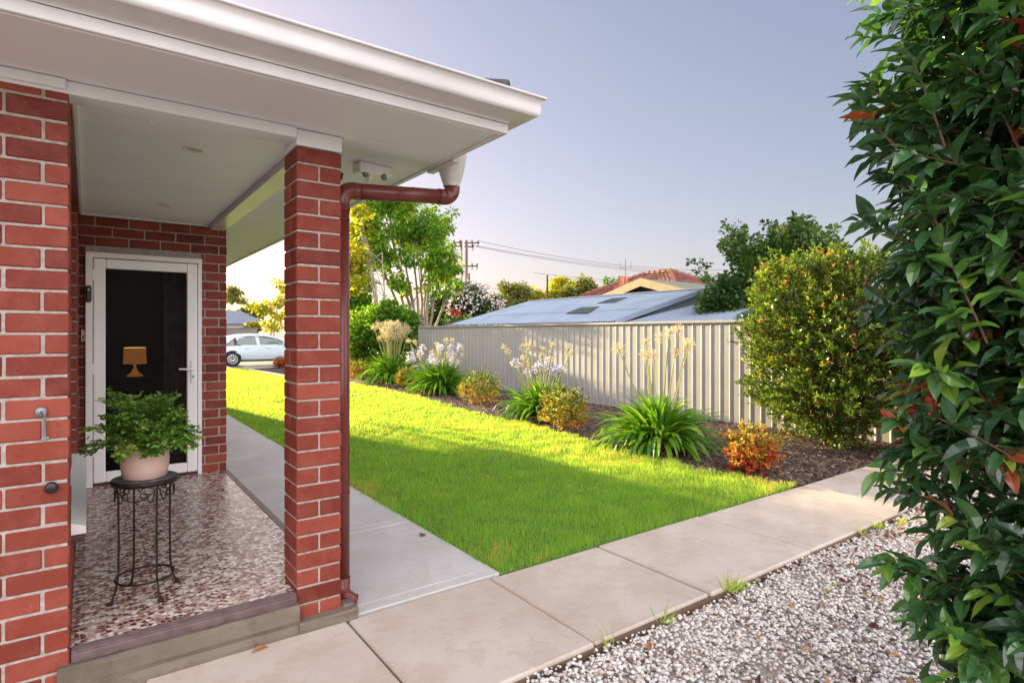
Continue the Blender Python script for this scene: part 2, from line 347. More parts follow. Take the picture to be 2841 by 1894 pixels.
def scatter(g,TV,TF,pos,D,Nn,L,mat=0,var=.5,W=None):
    """instances of a template (y = length axis, z = normal) merged into the mesh"""
    pos=np.asarray(pos,float); n=len(pos); D=norm(np.asarray(D,float)); S=norm(np.cross(D,Nn)); U=np.cross(S,D)
    L=np.broadcast_to(L,(n,)); W=L if W is None else np.broadcast_to(W,(n,))
    V=(TV[None,:,0,None]*S[:,None,:]*W[:,None,None]+TV[None,:,1,None]*D[:,None,:]*L[:,None,None]+TV[None,:,2,None]*U[:,None,:]*L[:,None,None])+pos[:,None,:]
    k=len(TV); off=(np.arange(n)*k)[:,None,None]
    F=[(np.asarray(f)[None]+off).reshape(-1,np.asarray(f).shape[1]) for f in TF]
    vv=np.repeat(np.broadcast_to(var,(n,)),k)
    g.add(V.reshape(-1,3),F,mat,vv)
def leaf_t(nseg,wid,fold=.12,droop=.25,peak=.45,wave=0):
    V=[];
    for i in range(nseg+1):
        y=i/nseg; wv=wid*max(.0,math.sin(math.pi*min(1,y**(math.log(.5)/math.log(peak)))))**.8 if 0<y<1 else (.012 if i==0 else .0)
        z=-droop*y*y; wz=wave*math.sin(y*14)
        V+= [(-wv,y,z+fold*wv/wid*wid+wz),(0,y,z),(wv,y,z+fold*wv/wid*wid-wz)]
    F=[]
    for i in range(nseg):
        a=3*i; F+=[[a,a+1,a+4,a+3],[a+1,a+2,a+5,a+4]]
    return np.array(V),[np.array(F)]
LEAF_BIG=leaf_t(7,.22,.6,.55,.55,.030); LEAF_MID=leaf_t(3,.27,.5,.2,.5); 
LEAF_S=(np.array([(0,0,0),(-.28,.5,.05),(0,1,-.1),(.28,.5,.05)]),[np.array([[0,3,2,1]])])
LEAF_R=(np.array([(0,0,0),(-.36,.35,.04),(-.30,.8,.0),(0,1,-.1),(.30,.8,0),(.36,.35,.04)]),[np.array([[0,5,4,1]]),np.array([[1,4,3,2]])])
LEAF_THIN=(np.array([(0,0,0),(-.12,.45,.03),(0,1,-.15),(.12,.45,.03)]),[np.array([[0,3,2,1]])])
def rdir(r,n,up=0): 
    d=r.normal(size=(n,3)); d=norm(d); d[:,2]+=up; return norm(d)
# ================================================================= GROUND
g=Geo(); sheet(g,-200,300,-120,420,-.09); struct(g.build('ground','earth'))
LE=[(5.62,3.0),(5.48,4.0),(5.62,5.5),(5.88,7.5),(5.96,9.9),(6.35,12.6),(6.5,15.2),(6.35,18.0),(5.49,20.9),(5.3,26.9)]
def lawn_edge(y): return np.interp(y,[p[1] for p in LE],[p[0] for p in LE])
g=Geo(); prism(g,[(2.10,3.0)]+LE+[(2.10,26.9)],-.085,-.012); struct(g.build('lawn','turf_ground'))
rg=np.random.default_rng(3)
def bedz(X,Y): return -.03+.05*np.sin(X*2.1+Y*.7)*.4+.03*np.clip((X-6)/2.5,0,1)
g=Geo(); sheet(g,5.2,8.9,3.0,27.0,0,0,40,160,bedz); sheet(g,8.9,9.2,3,27,-.03); struct(g.build('garden_bed','mulch_ground'))
g=Geo(); sheet(g,-4,12,-6,2.04,-.06,0,1,1); sheet(g,6.9,12,2.04,3.0,-.06); struct(g.build('gravel_bed','gravel_ground'))
g=Geo(); sheet(g,-60,80,27.15,37,-.02); struct(g.build('road','road_surface'))
# front path: old sand-coloured slabs with open joints
g=Geo(); JX=[-3,-1.7,-.55,.20,1.10,2.00,2.915,4.06,5.28,6.34,7.4,8.6]
for i in range(len(JX)-1):
    a,b_=JX[i]+.006,JX[i+1]-.006
    tl=.003*math.sin(i*2.3)
    box(g,a,b_,2.06+.006*math.sin(i*4),2.985,-.08,-.002+tl,0,c=.009)
box(g,-3,8.6,2.05,2.98,-.085,-.022,1,c=.004)
struct(g.build('front_path',['old_concrete','slab_edge']))
# a ragged earthy lip along the slab edge
g=Geo(); n=900; x=rg.uniform(.8,6.4,n); p=np.c_[x,rg.normal(2.045,.012,n),rg.uniform(-.06,-.012,n)]
# side path: new grey concrete with trowelled borders
g2=Geo(); JY=[3.0,4.245,5.31,6.42,7.55,9.05,10.6,12.2,13.8,15.4,17,18.6,20.2,21.8,23.4,25,26.9]
for i in range(len(JY)-1):
    y0,y1=JY[i]+.004,JY[i+1]-.004
    x0=1.10 
    box(g2,x0,2.09,y0,y1,-.08,.004,0,c=.006)
    # trowelled border, recessed line look: raised inner panel
    box(g2,x0+.001,1.955,y0+.09,y1-.02,.003,.0065,0,c=.0025)
struct(g2.build('side_path','new_concrete'))
g=Geo(); box(g,-60,80,26.95,27.12,-.08,.03,c=.01)
pts=[(6.9,18.3),(6.35,18.6),(5.62,20.9),(5.4,26.9)]
for (ax,ay),(bx,by) in zip(pts[:-1],pts[1:]):
    L=math.hypot(bx-ax,by-ay); a=math.atan2(by-ay,bx-ax)
    box(g,ax,ax+L,ay-.06,ay+.06,-.06,.03,c=.01,rot=rotz(a),org=(ax,ay,0))
struct(g.build('kerb','new_concrete'))
# ---- grass blades
def grass():
    r=np.random.default_rng(11); g=Geo()
    TV=np.array([(-.5,0,0),(.5,0,0),(-.36,.55,.06),(.36,.55,.06),(0,1,.28)]); TF=[np.array([[0,1,3,2]]),np.array([[2,3,4]])]
    def band(y0,y1,dens,h0,h1,wd):
        A=(y1-y0)*4.4; n=int(A*dens); x=r.uniform(2.06,6.6,n*1); y=r.uniform(y0,y1,n)
        cl=np.sin(x*7.3+np.sin(y*5.1)*2)*np.sin(y*6.7+np.sin(x*4.3)*2)
        ed=lawn_edge(y)+.06*np.sin(y*9)+.05*np.sin(y*23)+r.normal(0,.035,n)
        k=(x<ed)&(r.random(n)<.80+.2*cl)&~((x<2.09)&(r.random(n)<.6)); x,y,cl=x[k],y[k],cl[k]; n=len(x)
        h=r.uniform(h0,h1,n)*(1+.22*cl); near=(y<3.10)|(x<2.17); h=np.where(near,h*1.15,h)
        yaw=r.uniform(0,2*math.pi,n); lean=np.abs(r.normal(0,.62,n))+.08
        D=np.c_[np.cos(yaw)*lean,np.sin(yaw)*lean,np.ones(n)]
        yaw2=yaw+math.pi+r.normal(0,.5,n); Nn=np.c_[np.cos(yaw2),np.sin(yaw2),np.zeros(n)]
        pn=.5+.5*np.sin(x*1.9+2*np.sin(y*.9))*np.sin(y*1.3+1)
        var=np.clip(r.beta(2,3,n)*.8+.10*pn+.05*cl,0,.89); dry=(r.random(n)<.04+.22*(pn>.80)*(cl>.0)); var=np.where(dry,r.uniform(.9,1,n),var)
        scatter(g,TV,TF,np.c_[x,y,np.full(n,-.012)],D,Nn,h,0,var,W=wd*r.uniform(.7,1.3,n))
    band(3.0,5.0,12500,.022,.062,.0034); band(5.0,8.0,7500,.026,.062,.0048); band(8,13,3000,.03,.06,.008); band(13,27,1100,.04,.07,.014)
    o=g.build('grass','grass'); stuff(o,'short bright green lawn grass between side path and garden bed','grass')
grass()
# ---- pebbles
def ico():
    t=(1+5**.5)/2
    V=np.array([(-1,t,0),(1,t,0),(-1,-t,0),(1,-t,0),(0,-1,t),(0,1,t),(0,-1,-t),(0,1,-t),(t,0,-1),(t,0,1),(-t,0,-1),(-t,0,1)],float); V/=np.linalg.norm(V[0])
    F=np.array([(0,11,5),(0,5,1),(0,1,7),(0,7,10),(0,10,11),(1,5,9),(5,11,4),(11,10,2),(10,7,6),(7,1,8),(3,9,4),(3,4,2),(3,2,6),(3,6,8),(3,8,9),(4,9,5),(2,4,11),(6,2,10),(8,6,7),(9,8,1)])
    return V,F
ICO=ico()
def pebbles():
    r=np.random.default_rng(5); g=Geo(); V,F=ICO
    n=92000; x=r.uniform(.9,7.6,n); y=r.uniform(-1.2,2.055,n)
    keep=(x+2.6*(y)>-.2)&((y<2.0)|(r.random(n)<.5)); 
    bare=np.sin(x*2.7+1)*np.sin(y*3.9+x)+.3*np.sin(x*9)*np.sin(y*11); keep&=(bare<.95)|(r.random(n)<.4)
    x,y=x[keep],y[keep]; n=len(x)
    s=r.gamma(9,.00088,n)+.0012; s=np.clip(s,.005,.015)
    S=np.stack([s*r.uniform(.9,1.45,n),s*r.uniform(.75,1.05,n),s*r.uniform(.55,.8,n)],1)
    a=r.uniform(0,2*math.pi,n); D=np.c_[np.cos(a),np.sin(a),r.normal(0,.28,n)]; D=norm(D)
    U=norm(np.c_[r.normal(0,.3,n),r.normal(0,.3,n),np.ones(n)]); Sd=norm(np.cross(D,U)); U=np.cross(Sd,D)
    P=V[None]*S[:,None,:]
    P=P*(1+r.normal(0,.07,(n,12,1)))
    W=P[...,0:1]*D[:,None]+P[...,1:2]*Sd[:,None]+P[...,2:3]*U[:,None]
    z=-.052+r.uniform(0,.024,n)+.012*np.sin(x*3)*np.sin(y*2.5)
    W+=np.c_[x,y,z][:,None]
    lit=r.beta(3,1.6,n); q=r.random(n); var=np.where(q<.10,r.uniform(0,.25,n),np.where(q<.2,r.uniform(.85,1,n),.25+.6*lit))
    off=(np.arange(n)*12)[:,None,None]
    g.add(W.reshape(-1,3),[(F[None]+off).reshape(-1,3)],0,np.repeat(var,12))
    o=g.build('gravel','pebble_stone',smooth=True); stuff(o,'white and grey river pebbles beside the front path','gravel')
    # leaf litter among the stones
    g=Geo(); n=2600; x=r.uniform(1.6,7,n); y=r.uniform(-.5,2.0,n)
    k=r.random(n)<(.10+.9*np.clip((x-2.6)/2.4,0,1)); x,y=x[k],y[k]; n=len(x)
    a=r.uniform(0,6.28,n); D=np.c_[np.cos(a),np.sin(a),r.normal(0,.25,n)]; U=norm(np.c_[r.normal(0,.5,(n,2)),np.ones(n)])
    scatter(g,LEAF_MID[0],LEAF_MID[1],np.c_[x,y,np.full(n,-.006)],D,U,r.uniform(.02,.065,n),0,r.random(n))
    o=g.build('leaf_litter','fallen_leaf_mat'); stuff(o,'small brown and orange dead leaves strewn on the pebbles','leaf litter')
    g=Geo(); 
    for cx,cy,m,h in [(3.08,2.02,46,.10),(2.05,2.03,12,.12),(2.45,2.02,14,.09),(5.0,2.02,24,.07),(5.3,1.95,30,.05),(4.3,1.6,18,.04),(3.6,1.7,14,.03),(5.6,1.5,30,.05),(4.75,2.03,16,.06),(4.6,1.3,22,.04),(3.4,1.2,16,.03),(4.36,3.0,10,.03)]:
        a=r.uniform(0,6.28,m); l=r.uniform(.2,1.3,m); D=np.c_[np.cos(a)*l,np.sin(a)*l,np.ones(m)]
        p=np.c_[cx+r.normal(0,.02 if h>.055 else .07,m),cy+r.normal(0,.012,m),np.full(m,-.03)]
        scatter(g,LEAF_THIN[0],LEAF_THIN[1],p,D,rdir(r,m),h*r.uniform(.6,1.6,m),0,r.uniform(.3,.95,m),W=.03)
    o=g.build('weeds','grass'); stuff(o,'small green weeds and grass tufts growing at slab edge','weeds')
pebbles()
def mulch():
    r=np.random.default_rng(8); g=Geo(); n=34000
    y=3+14*r.random(n)**1.9; x=r.uniform(5.3,8.75,n); k=x>lawn_edge(y)-.02+r.normal(0,.05,n); x,y=x[k],y[k]; n=len(x)
    a=r.uniform(0,6.28,n); D=np.c_[np.cos(a),np.sin(a),r.normal(0,.25,n)]; U=norm(np.c_[r.normal(0,.45,(n,2)),np.ones(n)])
    T=(np.array([(-.16,0,0),(.16,0,0),(.2,1,.03),(-.1,1,.0)]),[np.array([[0,1,2,3]])])
    scatter(g,T[0],T[1],np.c_[x,y,bedz(x,y)+r.uniform(.002,.02,n)],D,U,r.uniform(.012,.045,n)*(1+y*.04),0,r.beta(1.6,2.2,n))
    stuff(g.build('mulch','mulch_chip'),'brown shredded bark mulch covering the garden bed','mulch')
mulch()
# ================================================================= HOUSE
PZ=.19   # porch level
CH=.086
house=thing('brick_house','red brick house with white eaves and a tiled front porch','house',(0,3,0))
rb=np.random.default_rng(21)
def bricks(g,axis,a0,a1,face,depth,z0,ncourse,offs,holes=(),out=-1,jit=.0012,first=0,hd=.0,c=.0045,j=.010):
    """stretcher courses on a wall along `axis`; face = coordinate of visible face, depth goes the other way (out=-1: face looks to -axis)"""
    for i in range(ncourse):
        zb=z0+i*CH; zt=zb+CH-j
        off=offs[(i+first)%2]; s=a0+off-.24*2
        while s<a1+.01:
            b0,b1=max(s,a0),min(s+.23,a1); s+=.24
            if b1-b0<.02: continue
            segs=[(b0,b1)]
            for (h0,h1,hz0,hz1) in holes:
                if zt>hz0+.02 and zb<hz1-.02:
                    ns=[]
                    for (p,q) in segs:
                        if q<=h0 or p>=h1: ns.append((p,q)); continue
                        if p<h0-.02: ns.append((p,h0))
                        if q>h1+.02: ns.append((h1,q))
                    segs=ns
            for p,q in segs:
                f=face+rb.normal(0,jit); v=float(np.clip(rb.normal(.5,.32),0,1)); fb=face-out*depth
                jx=rb.normal(0,.0016,2)
                if axis=='x': box(g,p+jx[0],q+jx[1],f,fb,zb,zt,0,v,c)
                else: box(g,f,fb,p+jx[0],q+jx[1],zb,zt,0,v,c)
# --- front wall (left of porch)
g=Geo(); zb=.041-CH
bricks(g,'x',-3.2,-.06,3.0,.11,zb,30,(.10-.04,.10-.04+.12),out=-1,first=0)
box(g,-3.2,-.066,3.005,3.2,0,2.50,1,c=.001)
# side wall beside porch with window opening, face looks +X
WY0,WY1,WZ0,WZ1=3.36,5.22,.60,2.42
bricks(g,'y',3.115,6.15,-.06,.11,zb,30,(.005,.125),holes=[(WY0,WY1,WZ0,WZ1)],out=1)
box(g,-.30,-.066,3.2,WY0-.004,0,2.50,1,c=.001); box(g,-.30,-.066,WY1+.004,6.2,0,2.50,1,c=.001)
box(g,-.30,-.066,WY0,WY1,0,WZ0-.03,1,c=.001); box(g,-.30,-.066,WY0,WY1,WZ1+.012,2.50,1,c=.001)
# far reveal of the window shows brick ends
for i in range(int((2.42-.6)/CH)): 
    z=zb+CH*7+i*CH; box(g,-.17,-.064,WY1-.004,WY1+.10,z,z+CH-.01,0,float(rb.uniform(.2,.8)),.004)
g.build('wall',['brick','mortar'],house)
# --- porch back wall
g=Geo(); DX0,DX1,DZ1=-.015,.865,2.19
bricks(g,'x',-.06,1.08,6.15,.11,PZ-.004,27,(.0,.12),holes=[(DX0,DX1,0,DZ1)],first=1)
box(g,-.06,DX0-.004,6.155,6.3,PZ,2.5,1,c=.001); box(g,DX1+.004,1.074,6.155,6.3,PZ,2.5,1,c=.001); box(g,DX0,DX1,6.155,6.3,DZ1+.006,2.5,1,c=.001)
# outer wall along the side path
bricks(g,'y',6.262,20.0,1.08,.11,PZ-.004-2*CH,29,(.0,.12),out=1,first=1)
box(g,.9,1.074,6.2,20.0,0,2.5,1,c=.001)
g.build('wall',['brick','mortar'],house)
g=Geo(); box(g,-9,.95,19.9,20.0,0,2.5,0); box(g,-9,-8.9,3,19.9,0,2.5,0); box(g,-8.9,-3.2,3.0,3.11,0,2.5); g.build('wall',['mortar'],house)
# --- pillar
g=Geo(); px0,px1,py0,py1=.851,1.081,3.016,3.246
z0=PZ-CH-.059
for i in range(28):
    zb_=z0+i*CH; zt=zb_+CH-.010; zt=min(zt,2.446)
    if zb_>2.42: break
    v=lambda: float(np.clip(rb.normal(.5,.25),0,1)); q=rb.normal(0,.0012,4)
    if i%2==1:
        box(g,px0+q[0],px1+q[1],py0+q[2],py0+.110,zb_,zt,0,v(),.0045); box(g,px0+q[1],px1+q[2],py0+.120,py1,zb_,zt,0,v(),.0045)
    else:
        box(g,px0+q[0],px0+.110,py0+q[3],py1,zb_,zt,0,v(),.0045); box(g,px0+.120,px1+q[1],py0+q[2],py1,zb_,zt,0,v(),.0045)
box(g,px0+.006,px1-.006,py0+.006,py1-.006,z0-.03,2.445,1,c=.001)
g.build('pillar',['brick','mortar'],house)
# white block on top of pillar + beams
g=Geo(); BZ=2.465
box(g,px0-.002,px1+.002,py0-.004,py1,2.448,2.528,0,c=.003)
box(g,-3.2,px0-.003,2.992,3.13,BZ+.012,2.53,0,c=.004)         # front beam
box(g,px0+.08,px1-.02,py1+.002,6.149,BZ+.01,2.527,1,c=.004)   # side beam
box(g,-3.2,-.07,2.972,2.990,2.488,2.53,0,c=.006)
g.build('beam',['soffit_paint','gutter_paint'],house)
# --- porch ceiling, cornices, joint strip
g=Geo(); box(g,-.06,px0+.079,3.131,6.15,2.522,2.56,0,c=.001)
box(g,-.058,-.03,3.14,6.13,2.500,2.521,1,c=.008); box(g,-.055,px0+.075,6.118,6.148,2.500,2.521,1,c=.008)
box(g,-.03,px0+.078,4.62,4.66,2.5185,2.5225,0,c=.0015)
g.build('porch_ceiling',['ceiling_paint','white'],house)
# --- eave soffit
FX,FY=1.75,2.45
g=Geo(); box(g,-3.2,FX-.01,FY+.01,3.128,2.532,2.56,0,c=.001); box(g,px1-.019,FX-.01,3.128,20.6,2.533,2.561,0,c=.001)
box(g,px1+.01,FX-.02,2.985,3.02,2.528,2.5325,0,c=.0015)
for y in (5.4,7.8,10.2): box(g,px1+.01,FX-.02,y,y+.035,2.529,2.533,0,c=.0015)
box(g,px1-.001,px1+.024,6.2,20,2.515,2.532,0,c=.006)
box(g,-3.2,FX-.02,FY+.015,FY+.03,2.522,2.5315,0,c=.003); box(g,FX-.035,FX-.02,FY+.02,20.5,2.522,2.532,0,c=.003)
g.build('soffit',['soffit_paint'],house)
# --- fascia and gutter swept round the corner
def sweep(g,prof,path_fn,mat=0):
    P=[path_fn(o_,z) for o_,z in prof]; n=len(prof); m=len(P[0]); V=np.array([P[i][k] for k in range(m) for i in range(n)])
    F=[[k*n+i,k*n+i+1,(k+1)*n+i+1,(k+1)*n+i] for k in range(m-1) for i in range(n-1)]
    g.add(V,[np.array(F)],mat)
def rnd(o_,z): return [(-3.2,FY-o_,z),(FX+o_,FY-o_,z),(FX+o_,20.6+o_,z),(-9.5,20.6+o_,z)]
g=Geo(); sweep(g,[(-.02,2.528),(-.001,2.525),(.003,2.528),(.003,2.572),(0,2.574),(-.02,2.574)],rnd)
g.build('fascia','gutter_paint',house)
g=Geo(); prof=[(-.015,2.576),(.004,2.5765)]
for k in range(9): a=k/8*math.pi/2; prof.append((.004+.026*(1-math.cos(a)),2.5765+.020*math.sin(a)))
prof+=[(.034,2.598),(.100,2.600)]
for k in range(1,9): a=k/8*math.pi/2; prof.append((.100+.022*math.sin(a),2.600+.024*(1-math.cos(a))))
prof+=[(.124,2.640),(.122,2.662),(.128,2.678),(.136,2.688)]
for k in range(9): a=-math.pi/2+k/8*math.pi*1.2; prof.append((.140+.007*math.cos(a),2.694+.007*math.sin(a)))
prof+=[(.118,2.690),(.112,2.61),(.02,2.608),(.0,2.70)]
sweep(g,prof,rnd); o=g.build('gutter','gutter_paint',house,smooth=True)
md=o.modifiers.new('edge','EDGE_SPLIT'); md.split_angle=R(38)
# --- roof: hip with hidden valleys, tile courses as real steps, hip caps
g=Geo(); EZ=2.69; PITCH=.30
def roofplane(p0,p1,ridge0,ridge1,rows):
    p0,p1,r0,r1=map(np.array,(p0,p1,ridge0,ridge1))
    for i in range(rows):
        a,b2=i/rows,(i+1)/rows
        A=p0+(r0-p0)*a; B=p1+(r1-p1)*a; C=p1+(r1-p1)*b2; Dd=p0+(r0-p0)*b2
        up=np.array([0,0,.028]); g.add([A+up,B+up,C+up*.2,Dd+up*.2,A,B],[[0,1,2,3],[4,5,1,0]],0)
xL,xR,yF,yB=-9.5,FX+.02,FY-.02,20.65; hw=(xR-xL)/2; rz=EZ+hw*PITCH; xm=(xL+xR)/2
R0=(xm,yF+hw,rz);R1=(xm,yB-hw,rz)
roofplane((xL,yF,EZ),(xR,yF,EZ),R0,R0,18); roofplane((xR,yF,EZ),(xR,yB,EZ),R0,R1,18); roofplane((xR,yB,EZ),(xL,yB,EZ),R1,R1,18); roofplane((xL,yB,EZ),(xL,yF,EZ),R1,R0,18)
g.build('roof','roof_tile',house)
g=Geo()
def caps(a,b2,n):
    a,b2=np.array(a),np.array(b2); d=(b2-a)/n
    for i in range(n):
        s=a+d*i; e=s+d*1.12; 
        tube(g,[s+(0,0,.035),e+(0,0,.020)],[.074,.062],10,0,.5)
caps((xR-.02,yF+.02,EZ+.0),R0,24); g.build('hip_capping','roof_tile',house); g=Geo(); caps((xR,yB,EZ),R1,24); g.build('hip_capping','roof_tile',house)
# --- porch slab, step, nosing
g=Geo(); box(g,-.06,1.05,3.06,6.16,.02,PZ,0,c=.002); g.build('porch_floor','pebble_mosaic',house)
# crumbly concrete step: displaced front face
def rough_box(g,x0,x1,y0,y1,z0,z1,nx,amp,mat=0,seed=1):
    r=np.random.default_rng(seed); nz=8; xs=np.linspace(x0,x1,nx)
    prof=[(0,z0)]+[(0,z0+(z1-z0)*k/nz) for k in range(1,nz+1)]+[(y1-y0,z1)]
    V=[]
    for i,x in enumerate(xs):
        for k,(dy,z) in enumerate(prof):
            q=amp*(1.5*math.sin(x*7+k*1.3)+1.0*math.sin(x*19+k*2.1)+.25*r.normal()) if k<=nz else 0
            crack=.014*math.exp(-((k-3.2-.9*math.sin(x*3))**2)/.3) if k<nz else 0
            edge=.003*(1+math.sin(x*9+1)*math.sin(x*23)) if k==nz else 0
            V.append((x,y0+dy+q*.5+crack+edge,z-(edge if k==nz else 0)))
    n=len(prof); F=[[i*n+k,(i+1)*n+k,(i+1)*n+k+1,i*n+k+1] for i in range(nx-1) for k in range(n-1)]
    F+= [list(range(n))+[],]
    g.add(V,[np.array(F[:-1])],mat)
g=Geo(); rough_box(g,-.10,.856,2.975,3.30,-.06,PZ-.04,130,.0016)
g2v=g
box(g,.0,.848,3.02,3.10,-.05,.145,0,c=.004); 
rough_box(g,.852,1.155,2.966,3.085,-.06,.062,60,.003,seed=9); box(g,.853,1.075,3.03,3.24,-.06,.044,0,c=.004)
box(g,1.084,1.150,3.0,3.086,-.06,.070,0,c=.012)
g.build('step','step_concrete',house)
g=Geo()
for k in range(5): box(g,-.055,px0-.002,3.0+k*.0115,3.0+k*.0115+.0095,PZ-.006,PZ+.004+.001*(k>0),0,c=.002)
box(g,-.055,px0-.002,2.992,3.06,PZ-.046,PZ-.005,0,c=.006)
for k in range(4): box(g,1.052+k*.011,1.061+k*.011,3.25,6.15,PZ-.03,PZ+.004,1,c=.002)
box(g,1.05,1.096,3.25,6.15,.0,PZ-.003,2,c=.002)
g.build('step_nosing',['nosing','nosing_alu','step_concrete'],house)
# --- side window: sill, lintel, glass
win=Geo(); box(win,-.16,-.13,WY0+.03,WY1-.03,WZ0+.04,WZ1-.03,0,c=.001); wo=win.build('window','window_glass',house)
g=Geo()
for a in (WY0,(WY0+WY1)/2-.02,WY1-.045): box(g,-.18,-.115,a,a+.045,WZ0,WZ1-.01,0,c=.003)
box(g,-.18,-.115,WY0,WY1,WZ0+.0,WZ0+.05,0,c=.003); box(g,-.18,-.115,WY0,WY1,WZ1-.055,WZ1-.01,0,c=.003)
g.build('window_frame','white',wo)
g=Geo(); sx=[(-.19,WZ0+.075),(-.005,WZ0+.012),(-.005,WZ0-.022),(-.19,WZ0-.022)]
V=[(x,y,z) for y in (WY0-.02,WY1+.06) for x,z in sx]; g.add(V,[[0,1,5,4],[1,2,6,5],[2,3,7,6],[3,2,1,0],[4,5,6,7]],0); box(g,-.17,-.012,WY0-.018,WY1+.05,WZ0-.05,WZ0-.023,1,c=.003)
g.build('window_sill',['white','brown_seam'],wo)
g=Geo(); box(g,-.17,-.055,WY0-.1,WY1+.1,WZ1,WZ1+.011,0,c=.002); g.build('lintel','maroon',wo)
# --- door: jamb, screen door
dy=6.10
g=Geo(); box(g,DX0,DX0+.05,dy,6.24,PZ,DZ1,0,c=.004); box(g,DX1-.035,DX1,dy+.02,6.24,PZ,DZ1,0,c=.004); box(g,DX0,DX1,dy+.003,6.24,DZ1-.045,DZ1,0,c=.004); box(g,DX0-.004,DX1,dy+.045,6.24,PZ-.004,PZ+.025,1,c=.003)
dr=g.build('door',['white','brown_seam'],house)
g=Geo(); a0,a1=DX0+.055,DX1-.04; zt=DZ1-.05; fw=.085
box(g,a0,a0+fw,dy+.01,dy+.05,PZ+.03,zt,0,c=.008); box(g,a1-fw,a1,dy+.01,dy+.05,PZ+.03,zt,0,c=.008)
box(g,a0+fw-.001,a1-fw+.001,dy+.011,dy+.049,zt-.085,zt-.0005,0,c=.008); box(g,a0+fw-.001,a1-fw+.001,dy+.011,dy+.049,PZ+.0305,PZ+.12,0,c=.008)
g.build('screen_frame','door_alu',dr)
g=Geo(); box(g,a0+fw-.002,a1-fw+.002,dy+.028,dy+.032,PZ+.12,zt-.085,0,c=.0005); g.build('screen_mesh','screen_mesh',dr)
g=Geo(); hz=1.17; hx=a1-.035
box(g,hx-.018,hx+.018,dy+.0,dy+.010,hz-.13,hz+.08,0,c=.004); tube(g,[(hx,dy+.0,hz),(hx,dy-.035,hz),(hx-.02,dy-.045,hz),(hx-.12,dy-.045,hz+.004)],[.009,.009,.009,.007],10,0); tube(g,[(hx,dy,hz-.07),(hx,dy-.006,hz-.07)],.010,12,1)
g.build('handle',['door_alu','grey_cast'],dr)
for z in (.45,1.15,1.95): g=Geo(); tube(g,[(a0-.002,dy+.006,z),(a0-.002,dy+.006,z+.09)],.007,8); g.build('hinge','door_alu',dr)
# --- the dark room behind
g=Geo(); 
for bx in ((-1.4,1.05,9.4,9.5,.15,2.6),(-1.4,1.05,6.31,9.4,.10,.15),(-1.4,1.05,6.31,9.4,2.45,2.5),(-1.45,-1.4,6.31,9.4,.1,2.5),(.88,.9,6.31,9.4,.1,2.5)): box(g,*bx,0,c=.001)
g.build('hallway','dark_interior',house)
lamp=thing('table_lamp','small lit table lamp with drum shade seen through the dark screen door','lamp',(.42,7.6,1.03))
g=Geo(); lathe(g,[(.100,1.165),(.110,1.165),(.102,1.340),(.100,1.340),(.108,1.17),(.100,1.165)],.42,7.6); g.build('lamp_shade','lamp_shade_lit',lamp,True)
g=Geo(); lathe(g,[(.001,1.332),(.095,1.333),(.1005,1.3415),(.103,1.343)],.42,7.6); g.build('bulb_glow','lamp_glow',lamp,True)
g=Geo(); lathe(g,[(.001,1.03),(.075,1.03),(.075,1.045),(.045,1.06),(.028,1.09),(.012,1.13),(.012,1.16),(0.001,1.16)],.42,7.6); g.build('lamp_base','lamp_shade_lit',lamp,True)
cb=thing('sideboard','dark wooden sideboard under the lit lamp behind the screen door','cabinet',(.35,7.7,.15))
g=Geo(); box(g,.0,.8,7.42,7.8,.22,1.0,0,c=.004); g.build('cabinet_body','cabinet_wood',cb)
g=Geo(); box(g,-.02,.82,7.40,7.82,1.0,1.03,0,c=.004); g.build('cabinet_top','cabinet_wood',cb)
for x in (.03,.74):
    for y in (7.45,7.75): g=Geo(); box(g,x,x+.04,y-.02,y+.02,.15,.22,0,c=.002); g.build('leg','cabinet_wood',cb)
cu=Geo()
xs=np.linspace(.60,.86,60); V=[(x,6.60+.03*math.sin(i*.8)+.01*math.sin(i*2.1),z) for z in (.2,2.35) for i,x in enumerate(xs)]
cu.add(V,[np.array([[i,i+1,61+i,60+i] for i in range(59)])],0); tag(cu.build('curtain','curtain',smooth=True),'dark hanging curtain inside the house behind the screen door','curtain')
# --- ceiling fittings
for (x,y,wh) in ((.477,3.66,'round recessed ceiling light nearer the front of the porch'),(.498,5.40,'round recessed ceiling light nearer the screen door')):
    t=thing('downlight',wh,'ceiling light',(x,y,2.52),'downlights in the porch ceiling')
    g=Geo(); lathe(g,[(.040,2.5215),(.044,2.514),(.056,2.5135),(.058,2.5215)],x,y); g.build('trim_ring','white',t,True)
    g=Geo(); lathe(g,[(.0005,2.519),(.039,2.519),(.041,2.5212)],x,y); g.build('lens','cream_plastic',t,True)
g=Geo(); tube(g,[(.24,3.15,2.525),(.24,3.15,2.50),(.243,3.15,2.48),(.238,3.15,2.466),(.245,3.15,2.458),(.252,3.15,2.468)],.0035,6); tag(g.build('ceiling_hook','white',smooth=True),'small white hook hanging from the porch ceiling behind the beam','hook')
g=Geo(); sx_,sy_=1.42,3.42
t=thing('security_sensor','white rectangular sensor light box fixed under the eave','sensor light',(sx_,sy_,2.53))
rz_=rotz(R(8)); box(g,sx_-.11,sx_+.11,sy_-.05,sy_+.05,2.468,2.531,0,c=.006,rot=rz_,org=(sx_,sy_,2.5)); g.build('housing','white',t)
for dx in (-.06,.06):
    g=Geo(); tube(g,[(sx_+dx,sy_-.03,2.472),(sx_+dx,sy_-.045,2.452)],[.019,.016],14); g.build('lens','grey_cast',t,True)
g=Geo(); tube(g,[(sx_-.02,sy_,2.47),(sx_-.02,sy_,2.43)],[.016,.019],12); g.build('sensor_eye','white',t,True)
t=thing('wall_box','small black box on the side of the brick pillar under the beam','outlet box',(1.09,3.13,2.37))
